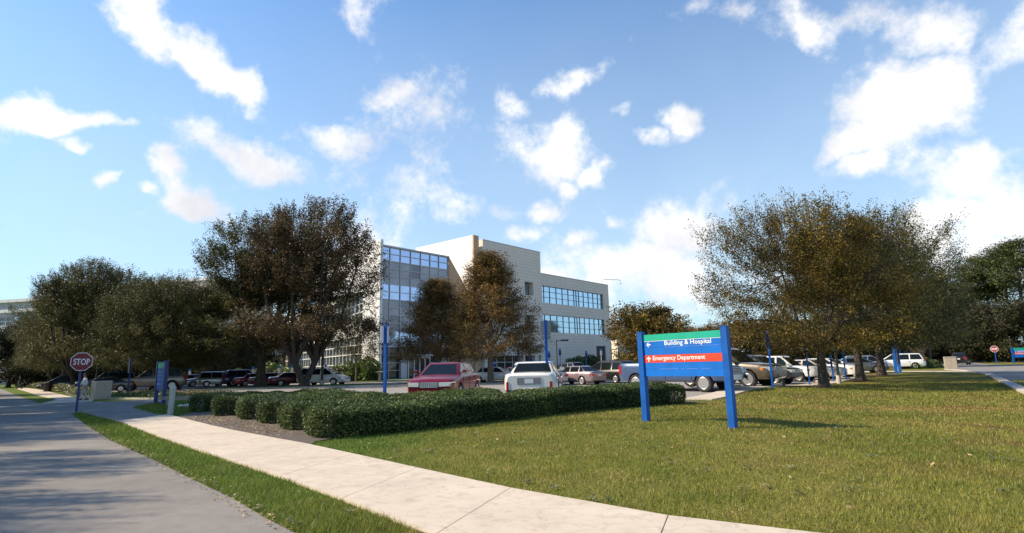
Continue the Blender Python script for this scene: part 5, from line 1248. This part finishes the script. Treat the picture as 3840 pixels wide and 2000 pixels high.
# ------------------------------------------------------------------ signs and street furniture
def text_mesh(s, size, depth=0.004, bold=0.0, align='LEFT', spacing=1.0):
    cu = bpy.data.curves.new('text', 'FONT'); cu.body = s; cu.size = size; cu.extrude = depth; cu.offset = bold; cu.align_x = align; cu.space_character = spacing; cu.resolution_u = 3
    o = bpy.data.objects.new('text', cu); col.objects.link(o); dg = bpy.context.evaluated_depsgraph_get(); dg.update()
    me = bpy.data.meshes.new_from_object(o.evaluated_get(dg)); bpy.data.objects.remove(o); return me
def lettering(s, width, height, mat, parent, loc, name='lettering', bold=0.0, serif=False):
    """text fitted to a width and cap height, standing in the local x/z plane facing -y"""
    me = text_mesh(s, 1.0, 0.0, bold); co = np.zeros(len(me.vertices)*3, np.float32); me.vertices.foreach_get('co', co); co = co.reshape(-1, 3)
    x0, x1 = co[:, 0].min(), co[:, 0].max(); cap = 0.70
    out = np.zeros_like(co); out[:, 0] = (co[:, 0]-x0)/(x1-x0)*width; out[:, 2] = co[:, 1]/cap*height
    me.vertices.foreach_set('co', out.ravel()); me.materials.clear(); me.materials.append(mat); me.update()
    o = link(name, me, parent); o.location = loc; return o
def post_sq(m, x, y, w, z0, z1, mat=0): m.span((x-w/2, y-w/2, z0), (x+w/2, y+w/2, z1), mat)

# the directional sign on the lawn
A = at_ground(2424, 1580); B = at_ground(2750, 1607); dv = (B-A); dv.z = 0; WS = dv.length; rz = math.atan2(dv.y, dv.x)
sgn = thing('directional_sign', 'large blue two-post hospital sign on the lawn with green and red bands', 'sign', tuple(A), rz)
HS = 2.21
zA = 0; zB = B.z-A.z
for x, zb in ((0, 0), (WS, zB)):
    m = MB(); m.span((x-.075, -.075, zb-.3), (x+.075, .075, HS+zB*0.5)); m.box((x, 0, HS+zB*0.5+.012), (.162, .162, .024)); p = m.build('post', M['post_blue'], sgn)
PT = HS-.075; PH = 1.035; x0, x1 = .076, WS-.076
fr = [0, .156, .17, .317, .497, .676, .825, 1.0]; nm = ['header_band', 'white_stripe', 'slat', 'slat', 'red_band', 'slat', 'slat']; mt = ['sign_green', 'sign_white', 'sign_blue', 'sign_blue', 'sign_red', 'sign_blue', 'sign_blue']
bands = []
for k in range(7):
    m = MB(); g = 0.0025; m.span((x0, -.034, PT-PH*fr[k+1]+g), (x1, .034, PT-PH*fr[k]-g)); bands.append(m.build(nm[k], M[mt[k]], sgn))
m = MB(); m.span((x0+.002, -.028, PT-PH+.004), (x1-.002, .028, PT-.004)); m.build('core', M['sign_scuff'], sgn)
zz = lambda f: PT-PH*f; xx = lambda f: x0+(x1-x0)*f
lettering('Building & Hospital', (x1-x0)*.585, .105, M['sign_white'], sgn, (xx(.295), -.0375, zz(.27)), bold=.012)
lettering('Emergency Department', (x1-x0)*.67, .105, M['sign_white'], sgn, (xx(.125), -.0375, zz(.617)), bold=.012)
def arrow(cx_, cz_, s, left, parent, name='arrow', y=-.0375):
    m = MB()
    pl = [(-.5, 0), (-.02, .5), (.12, .5), (-.12, .13), (.5, .13), (.5, -.13), (-.12, -.13), (.12, -.5), (-.02, -.5)]
    if not left: pl = [(b, -a) for a, b in pl]
    P_ = [(cx_+a*s, cz_+b*s) for a, b in pl]
    for tri in ((0, 1, 2, 3), (0, 3, 6), (0, 6, 7, 8), (3, 4, 5, 6)): m.face([(P_[i][0], y, P_[i][1]) for i in tri])
    return m.build(name, M['sign_white'], parent)
arrow(xx(.075), zz(.243), .125, True, sgn); arrow(xx(.066), zz(.588), .135, False, sgn)
m = MB()
rnd = random.Random(4)
for f, segs in ((.319, [(.29, .62), (.63, .97)]), (.827, [(.2, .46), (.49, .53), (.56, .70), (.73, .85)])):
    for a, b in segs: m.span((xx(a), -.0372, zz(f)-.004), (xx(b), -.0345, zz(f)+.004))
m.build('scuff_mark', M['sign_scuff'], sgn)

def stop_sign(name, label, base, height, w, rz, postm, group):
    r = thing(name, label, 'sign', tuple(base), rz, group); m = MB(); m.span((-.045, -.03, -.2), (.045, .03, height)); m.build('post', M[postm], r)
    R_ = w/2/math.cos(math.pi/8); oc = [(R_*math.cos(math.pi/8+k*math.pi/4), height-w/2+R_*math.sin(math.pi/8+k*math.pi/4)) for k in range(8)]
    m = MB(); m.prism(oc, -.042, -.034, 'y'); m.build('border', M['sign_white'], r)
    sc = .93; oc2 = [(x*sc, (z-(height-w/2))*sc+height-w/2) for x, z in oc]
    m = MB(); m.prism(oc2, -.047, -.0425, 'y'); m.build('panel', M['stop_red'], r)
    lettering('STOP', w*.74, w*.33, M['sign_white'], r, (-w*.37, -.0495, height-w/2-w*.165), bold=.02); return r
face = lambda p: math.atan2(p.y, p.x)-math.pi/2
bs = at_ground(285, 1548)
stop_sign('stop_sign', 'red STOP sign on dark blue post at the left side street', bs, 2.62, .80, face(bs)+.12, 'post_navy', None)
bs = at_ground(3738, 1363.5)
stop_sign('stop_sign', 'small red STOP sign on blue post at the right road', bs, 2.85, 1.02, face(bs)-.15, 'post_blue', None)
# second directional sign at the right edge
bs = at_ground(3803, 1363); r2 = thing('directional_sign', 'second blue directional sign cut by the right picture edge', 'sign', tuple(bs), face(bs)+.35)
for x in (0, 3.4): m = MB(); m.span((x-.1, -.1, -.3), (x+.1, .1, 2.5)); m.build('post', M['post_blue'], r2)
for a, b, n_, mt_ in ((2.05, 2.42, 'header_band', 'sign_green'), (1.66, 2.04, 'slat', 'sign_blue'), (1.38, 1.65, 'red_band', 'sign_red'), (.9, 1.37, 'slat', 'sign_blue')):
    m = MB(); m.span((.1, -.05, a), (3.3, .05, b)); m.build(n_, M[mt_], r2)
m = MB()
for z, segs in ((1.92, [(.35, .5), (.6, 1.5), (1.6, 2.3)]), (1.75, [(.35, .5), (.6, 1.2), (1.3, 1.9)]), (1.5, [(.35, .5), (.6, 1.4), (1.5, 2.4)])):
    for a, b in segs: m.span((a, -.058, z-.035), (b, -.053, z+.035))
m.build('lettering', M['sign_white'], r2)
# blue two-post directional sign by the left side street
A = at_ground(583, 1512); B = at_ground(612, 1517); dv = B-A; dv.z = 0; W2 = dv.length
r3 = thing('directional_sign', 'narrow dark blue two-post sign with green top before the taupe crossover', 'sign', (A.x, A.y, 0), math.atan2(dv.y, dv.x))
for x in (0, W2): m = MB(); m.span((x-.11, -.09, -.2), (x+.11, .09, 2.30)); m.build('post', M['post_navy'], r3)
for a, b, n_, mt_ in ((1.90, 2.22, 'header_band', 'sign_green'), (.72, 1.89, 'panel', 'post_blue')):
    m = MB(); m.span((.112, -.05, a), (W2-.112, .05, b)); m.build(n_, M[mt_], r3)
m = MB()
for z in (1.7, 1.5, 1.3, 1.05): m.span((.25, -.058, z-.05), (W2-.5, -.053, z+.05))
m.build('lettering', M['sign_lt_blue'], r3)
# square blue posts with regulatory plates
def plate_post(name, label, base, h, plates, rz, lean=0.0, w=.09, postm='post_blue', group=None):
    r = thing(name, label, 'sign post', tuple(base), rz, group); r.rotation_euler[1] = lean
    m = MB(); m.span((-w/2, -w/2, -.3), (w/2, w/2, h))
    p = m.build('post', M[postm], r)
    for (z0, z1, pw, mt_, off) in plates:
        m = MB(); rr_ = .05; pl = []
        for cx_, cz_, a0 in ((pw/2-rr_, z1-rr_, 0), (-pw/2+rr_, z1-rr_, 90), (-pw/2+rr_, z0+rr_, 180), (pw/2-rr_, z0+rr_, 270)):
            for q in range(4): pl.append((cx_+rr_*math.cos(rad(a0+q*30)), cz_+rr_*math.sin(rad(a0+q*30))))
        m.prism(pl, off-.004, off+.004, 'y'); m.build('sign_plate', M[mt_], r)
    return r
b1 = at_depth(1442, 25.5, .12); plate_post('sign_post', 'blue post with angled white plate left of the maroon sedan', b1, 3.45, [(2.62, 3.38, .62, 'sign_white', .065)], face(b1)+.95, 0, .11)
b2 = at_depth(2056, 21.6, .28); plate_post('sign_post', 'tall blue post with grey back of a parking plate at the ivory sedan', b2, 3.0, [(2.42, 2.97, .40, 'sign_grey', .06), (2.26, 2.41, .40, 'sign_grey', .06)], face(b2)+.06, 0, .10)
for px, py, h, lean, lb in ((2898, 1458, 2.75, 0, 'thin blue post in front of the tan SUV, right of the directional sign'), (3037, 1447, 2.5, 0, 'thin blue post before the nose of the white SUV'), (3127, 1434, 1.75, 0, 'short blue post just right of the thick oak trunk'), (3174, 1427, 2.7, 0, 'tall blue post at the corner of the kerb strip left of the second oak trunk')):
    b = at_ground(px, py); plate_post('sign_post', lb, b, h, [(h-.75, h-.1, .32, 'post_navy', .05)], face(b)+1.45, 0, .085, group='thin blue posts along the right kerb')
for px, py, h, lb in ((3402, 1377, 2.2, 'thin blue post before the white van'), (3425, 1372, 2.6, 'thin blue post right of the white van'), (3688, 1358, 2.9, 'leaning blue post left of the small STOP sign'), (3385, 1380, 2.9, 'slim blue post touching the right two-post sign')):
    b = at_ground(px, py); plate_post('sign_post', lb, b, h, [(h-.6, h-.05, .34, 'post_navy', .06)], face(b)+1.4, 0, .13, group='thin blue posts by the right road')
A = at_ground(3362, 1400); r4 = thing('directional_sign', 'pair of thick blue posts with narrow edge-on panel before the white van', 'sign', tuple(A), face(A)+1.38)
for x in (0, 1.6): m = MB(); m.span((x-.12, -.12, -.2), (x+.12, .12, 2.75)); m.build('post', M['post_blue'], r4)
m = MB(); m.span((.13, -.05, .9), (1.47, .05, 2.65)); m.build('panel', M['post_navy'], r4)
b = at_ground(478, 1492); plate_post('sign_post', 'thin dark blue post with edge-on plate left of the blue two-post sign', b, 2.75, [(1.7, 2.7, .6, 'beige', .05)], face(b)+1.35, 0, .08, 'post_navy')
b = at_ground(133, 1456); plate_post('sign_post', 'small grey plate on a thin post behind the left ground cover', V(b.x, b.y+6), 2.2, [(1.5, 2.1, .9, 'sign_grey', -.05)], face(b), 0, .1, 'bark')
# parking plates: blue over white on short posts
def accessible(label, px, Y, z1, group, dark=False):
    b = at_depth(px, Y); return plate_post('parking_sign', label, b, z1, [(z1-.26, z1, .30, 'sign_lt_blue', -.05), (z1-.80, z1-.27, .30, 'sign_white' if not dark else 'post_navy', -.05)], face(b)+.2, 0, .07, 'sign_white' if not dark else 'post_blue', group)
for px, Y, lb in ((946, 70, 'blue and white parking plate before the cream pier'), (1044, 69, 'blue and white parking plate left of the dark red sedans'), (1092, 68.5, 'blue and white parking plate left of the forked trunk'), (1163, 67.5, 'blue and white parking plate right of the forked trunk'), (1219, 67, 'blue and white parking plate over the white minivan roof'), (708, 80, 'small parking plate at the far left end of the row')):
    accessible(lb, px, Y, 2.2, 'parking plates along the left row')
for px, Y, h, lb in ((1855, 76, 2.1, 'parking plate behind the bright red car'), (1946, 74, 3.5, 'tall parking plate behind the left of the ivory roof'), (1988, 75, 3.6, 'tall parking plate behind the middle of the ivory roof'), (2062, 70, 3.2, 'parking plate half hidden by the tall blue post'), (2103, 66, 3.4, 'parking plate beside the small black lamp'), (2202, 72, 3.2, 'parking plate above the charcoal minivan roof'), (2258, 76, 3.5, 'white and blue parking plate before the louver')):
    accessible(lb, px, Y, h, 'parking plates before the stone building', px != 2258)
# lamp poles
def lamp_pole(label, base, h, r, double=False, rz=0.0, name='lamp_post', heads=True):
    o = thing(name, label, 'lamp post', tuple(base), rz); m = MB(); m.tube([(0, 0, -.2), (0, 0, h)], [r, r*.7], 8); m.build('pole', M['black_metal'], o)
    m = MB(); m.tube([(0, 0, 0), (0, 0, .5)], [r*1.7, r*1.6], 10); m.build('pole_base', M['kerb'], o)
    for s in (((1, -1) if double else (1,)) if heads else ()):
        m = MB(); m.tube([(0, 0, h-.15), (s*.5, 0, h-.12)], .04, 6); m.build('arm', M['black_metal'], o)
        m = MB(); m.box((s*.85, 0, h-.1), (.75, .36, .16)); m.build('lamp_head', M['black_metal'], o)
    return o
lamp_pole('tall dark lamp post right of the forked oak trunk', at_depth(1207, 57.5, .1), 12.8, .14, True)
lamp_pole('dark pole reaching into the oak crowns, behind the beige cabinet', at_depth(357, 58), 7.4, .11, heads=False)
lamp_pole('dark lamp post between thick oak trunk and second oak trunk', at_depth(3147, 35.5), 6.0, .085, True)
lamp_pole('dark lamp post right of the sunlit far oak', at_ground(3492, 1377), 8.5, .2, True)
lamp_pole('dark lamp post before the white van', at_depth(3372, 60), 6.5, .11, True)
lamp_pole('short black lamp with side head over the mauve sedan', at_depth(2092, 58), 4.1, .06, False)
lamp_pole('short black lamp at the right corner of the stone building', at_depth(2297, 100), 5.0, .08, False)
# bollard light, white pole, kerb post, cabinets
b = at_depth(1424, 68.5, .1); o = thing('bollard_light', 'tan bollard light with hooded head beside the round shrubs', 'bollard', tuple(b))
m = MB(); m.tube([(0, 0, -.1), (0, 0, 1.0)], .17, 12); m.build('shaft', M['beige'], o); m = MB(); m.lathe([(.17, 1.0), (.5, 1.02), (.52, 1.12), (.2, 1.2), (.001, 1.22)], 16); m.build('hood', M['beige'], o)
b = at_ground(638, 1559); o = thing('utility_marker', 'stout white marker pole at the edge of the pavement left of the hedges', 'bollard', tuple(b), 0.3); o.rotation_euler = (0, .02, 0)
m = MB(); m.tube([(0, 0, -.1), (0, 0, 1.02)], .105, 16); m.build('pole', M['white_paint'], o); m = MB(); m.lathe([(.118, .98), (.118, 1.07), (.09, 1.11), (.001, 1.12)], 16); m.build('cap', M['white_paint'], o)
def cabinet(label, base, w, d, h, rz):
    o = thing('utility_cabinet', label, 'cabinet', tuple(base), rz); m = MB(); m.span((-w/2, -d/2, -.05), (w/2, d/2, h-.06)); m.build('housing', M['beige'], o)
    m = MB(); m.rings([[(-w/2-.03, -d/2-.03, h-.06), (w/2+.03, -d/2-.03, h-.06), (w/2+.03, d/2+.03, h-.06), (-w/2-.03, d/2+.03, h-.06)], [(-w/2-.03, -d/2-.03, h), (w/2+.03, -d/2-.03, h), (w/2+.03, d/2+.03, h), (-w/2-.03, d/2+.03, h)], [(-w/2+.06, -d/2+.06, h+.03), (w/2-.06, -d/2+.06, h+.03), (w/2-.06, d/2-.06, h+.03), (-w/2+.06, d/2-.06, h+.03)]]); m.build('lid', M['beige'], o)
    m = MB()
    for sx_ in (-1, 1): m.span((sx_*w*.25-w*.23, -d/2-.012, .1), (sx_*w*.25+w*.23, -d/2-.003, h-.14))
    m.build('door', M['beige'], o); return o
b = at_ground(376, 1497); cabinet('beige utility cabinet on the grass corner behind the man in white', b, .95, .8, 1.18, face(b)+.35)
b = at_ground(3568, 1386); cabinet('beige utility cabinet at the end of the right lawn before the black SUV', b, 1.05, .8, 1.35, face(b)+.12)
b = at_ground(390, 1497); 
o = thing('rubbish_bin', 'small dark bin at the pavement edge in the ground cover', 'bin', tuple(at_ground(176, 1470)), .4); m = MB(); m.lathe([(.28, 0), (.34, .9), (.36, .92), (.30, .98), (.001, 1.0)], 12); m.build('drum', M['black_metal'], o); m = MB(); m.lathe([(.37, .90), (.37, .96), (.33, .96)], 12); m.build('rim', M['dark_plastic'], o)
m = MB(); m.span((-.05, -.05, -.1), (.05, .05, .42)); o = m.build('kerb_peg', M['black_metal']); o.location = at_ground(2940, 1455); tag(o, 'short dark peg on the pale kerb right of the tan SUV', 'peg')
# concrete wheel stops
def wheel_stop(p, rz, label):
    m = MB(); m.rings([[(-.9, -.09, -.02), (-.9, .09, -.02), (-.9, .06, .11), (-.9, -.06, .11)], [(.9, -.09, -.02), (.9, .09, -.02), (.9, .06, .11), (.9, -.06, .11)]]); o = m.build('wheel_stop', M['kerb']); o.location = p; o.rotation_euler = (0, 0, rz)
    return tag(o, label, 'wheel stop', 'wheel stops of the right-hand row')
for (x, y), lb in zip(((10.9, 28.9), (14.5, 32.2), (20.7, 38.6), (24.0, 41.6), (26.6, 44.0)), ('concrete wheel stop under the nose of the blue pickup', 'concrete wheel stop before the tan SUV', 'concrete wheel stop before the white SUV', 'concrete wheel stop before the pearl sedan', 'concrete wheel stop before the white sedan by the oak trunk')): wheel_stop((x, y, float(hgt(x, y))+0.02), math.atan2(.655, .755), lb)
# timber rail and rocks by the island bed
o = thing('timber_rail', 'low grey timber rail in the bed between white pole and hedge', 'rail', tuple(at_depth(745, 29.5)), .35); m = MB(); m.box((0, 0, .38), (3.6, .12, .16)); m.build('beam', M['wood'], o)
for x in (-1.4, 1.4): m = MB(); m.box((x, 0, .14), (.14, .14, .36)); m.build('post', M['wood'], o)
rk_ = random.Random(3)
def rock(p, s, label):
    bm = bmesh.new(); bmesh.ops.create_icosphere(bm, subdivisions=2, radius=1)
    for v in bm.verts: k = 1+rk_.uniform(-.16, .16); v.co = Vector((v.co.x*s*k*1.2, v.co.y*s*k, v.co.z*s*.7*k))
    me = bpy.data.meshes.new('rock'); bm.to_mesh(me); bm.free(); me.materials.append(M['rock']); o = link('rock', me); o.location = p; return tag(o, label, 'rock', 'pale rocks by the timber rail')
for px, Y, s, lb in ((712, 27.3, .20, 'largest pale rock under the timber rail'), (700, 27.4, .13, 'pale rock left of the largest one'), (735, 27.0, .14, 'pale rock right of the largest one'), (755, 26.8, .16, 'pale rock at the right end of the rock group'), (678, 27.6, .11, 'small pale rock nearest the white pole'), (745, 27.6, .11, 'small rock in the shade of the rail')): rock(at_depth(px, Y, .06), s, lb)
b = at_ground(1440, 1446); m = MB(); m.span((-3.2, -.16, -.05), (3.2, .16, .15)); o = m.build('kerb_stop', M['kerb']); o.location = at_depth(1450, 50); o.rotation_euler = (0, 0, .05); tag(o, 'pale kerb segment at the car park edge behind the blue post', 'kerb stop')

# ------------------------------------------------------------------ people
def skin_mesh(name, nodes, edges, mat, parent, sub=2):
    me = bpy.data.meshes.new(name); me.from_pydata([n[:3] for n in nodes], edges, []); o = link(name, me, None)
    sk = o.modifiers.new('skin', 'SKIN'); sk.use_smooth_shade = True
    for i, n in enumerate(nodes): me.skin_vertices[0].data[i].radius = (n[3], n[4] if len(n) > 4 else n[3])
    me.skin_vertices[0].data[0].use_root = True
    sb = o.modifiers.new('sub', 'SUBSURF'); sb.levels = sub; sb.render_levels = sub
    dg = bpy.context.evaluated_depsgraph_get(); dg.update(); nm_ = bpy.data.meshes.new_from_object(o.evaluated_get(dg)); bpy.data.objects.remove(o)
    nm_.materials.clear(); nm_.materials.append(mat); nm_.polygons.foreach_set('use_smooth', [True]*len(nm_.polygons)); return link(name, nm_, parent)
def person(label, base, rz, skin, top, legs, hair, stride=.20, sc=1.0):
    """faces local +x; walking"""
    r = thing('person', label, 'person', tuple(base), rz); r.scale = (sc,)*3
    s = stride
    # one continuous body: pelvis, torso, neck, head, arms, legs, feet
    N = [(0, 0, .93, .12, .15), (0.01, 0, 1.12, .11, .145), (0.02, 0, 1.32, .115, .17), (.02, 0, 1.45, .06, .06), (.045, 0, 1.52, .055, .055), (.06, 0, 1.60, .085, .072), (.055, 0, 1.69, .082, .07), (.04, 0, 1.735, .05, .05)]
    E = [(0, 1), (1, 2), (2, 3), (3, 4), (4, 5), (5, 6), (6, 7)]
    def add(p, parent): N.append(p); E.append((parent, len(N)-1)); return len(N)-1
    for sy, f in ((1, 1), (-1, -1)):
        a = add((.015, sy*.19, 1.40, .05), 2); a = add((.02-f*.06, sy*.235, 1.14, .042), a); a = add((.14-f*.10, sy*.22, .92, .032), a); h_ = add((.19-f*.10, sy*.215, .85, .034, .020), a)
        for q in range(4): add((.215-f*.10+.012*q, sy*(.20+.012*q), .775+.006*abs(q-1.5), .010), h_)
        add((.235-f*.10, sy*.185, .825, .011), h_)
        l = add((0, sy*.09, .86, .088), 0); l = add((f*s*.55+.02, sy*.095, .50, .062), l); l = add((f*s*.95-(.04 if f < 0 else 0), sy*.095, .10, .042), l); add((f*s*.95+.16-(.04 if f < 0 else 0), sy*.10, .035+(.0 if f > 0 else .01), .036, .04), l)
    skin_mesh('body', N, E, M[skin], r, 1)
    # head details, hair and clothes over the body
    m = MB(); m.lathe([(.001, 1.775), (.06, 1.765), (.088, 1.72), (.095, 1.66), (.088, 1.61)], 14, 0, (.035, 0, 0)); m.build('hair', M[hair], r, True)
    m = MB(); m.rings([[(.135, -.012, 1.60), (.135, .012, 1.60), (.13, .006, 1.65), (.13, -.006, 1.65)], [(.165, -.01, 1.605), (.165, .01, 1.605), (.145, .004, 1.645), (.145, -.004, 1.645)]]); m.build('nose', M[skin], r)
    for sy in (1, -1): m = MB(); m.box((.135, sy*.03, 1.655), (.02, .022, .012)); m.build('eye', M['hair'], r); m = MB(); m.box((.05, sy*.082, 1.63), (.04, .014, .055)); m.build('ear', M[skin], r)
    m = MB(); m.box((.138, 0, 1.565), (.02, .045, .01)); m.build('mouth', M['stop_red'], r)
    T = [(0, 0, .80, .145, .175), (0, 0, .95, .14, .175), (0.01, 0, 1.14, .135, .165), (.02, 0, 1.33, .135, .19), (.02, 0, 1.44, .075, .085)]; TE = [(0, 1), (1, 2), (2, 3), (3, 4)]
    for sy, f in ((1, 1), (-1, -1)):
        T.append((.015, sy*.195, 1.395, .068)); TE.append((3, len(T)-1)); T.append((.02-f*.06, sy*.24, 1.14, .06)); TE.append((len(T)-2, len(T)-1)); T.append((.13-f*.10, sy*.222, .95, .048)); TE.append((len(T)-2, len(T)-1))
    skin_mesh('jacket', T, TE, M[top], r, 1)
    G = [(0, 0, .92, .13, .16)]; GE = []
    for sy, f in ((1, 1), (-1, -1)):
        G.append((0, sy*.092, .83, .10)); GE.append((0, len(G)-1)); G.append((f*s*.55+.02, sy*.097, .50, .08)); GE.append((len(G)-2, len(G)-1)); G.append((f*s*.93-(.04 if f < 0 else 0), sy*.097, .10, .068)); GE.append((len(G)-2, len(G)-1))
    skin_mesh('trousers', G, GE, M[legs], r, 1)
    for sy, f in ((1, 1), (-1, -1)):
        x = f*s*.95-(.04 if f < 0 else 0); m = MB(); m.rings([[(x-.09, sy*.1-.045, 0.0), (x-.09, sy*.1+.045, 0.0), (x-.08, sy*.1+.04, .10), (x-.08, sy*.1-.04, .10)], [(x+.06, sy*.1-.05, 0.0), (x+.06, sy*.1+.05, 0.0), (x+.04, sy*.1+.04, .11), (x+.04, sy*.1-.04, .11)], [(x+.2, sy*.1-.03, 0.0), (x+.2, sy*.1+.03, 0.0), (x+.19, sy*.1+.025, .05), (x+.19, sy*.1-.025, .05)]]); m.build('shoe', M['shoe'], r, True)
    return r
b = at_ground(312, 1503); person('person in pale jacket and grey trousers walking on the pavement by the STOP sign', (b.x, b.y, .035), math.pi+face(b)+.25, 'skin', 'coat_white', 'trouser_grey', 'hair', .2, .98)
b = at_ground(72, 1459); person('distant person in dark clothes walking at the far end of the left pavement', (b.x, b.y, .03), math.pi+face(b)-.4, 'skin', 'cloth_dark', 'cloth_dark', 'hair', .22, 1.0)
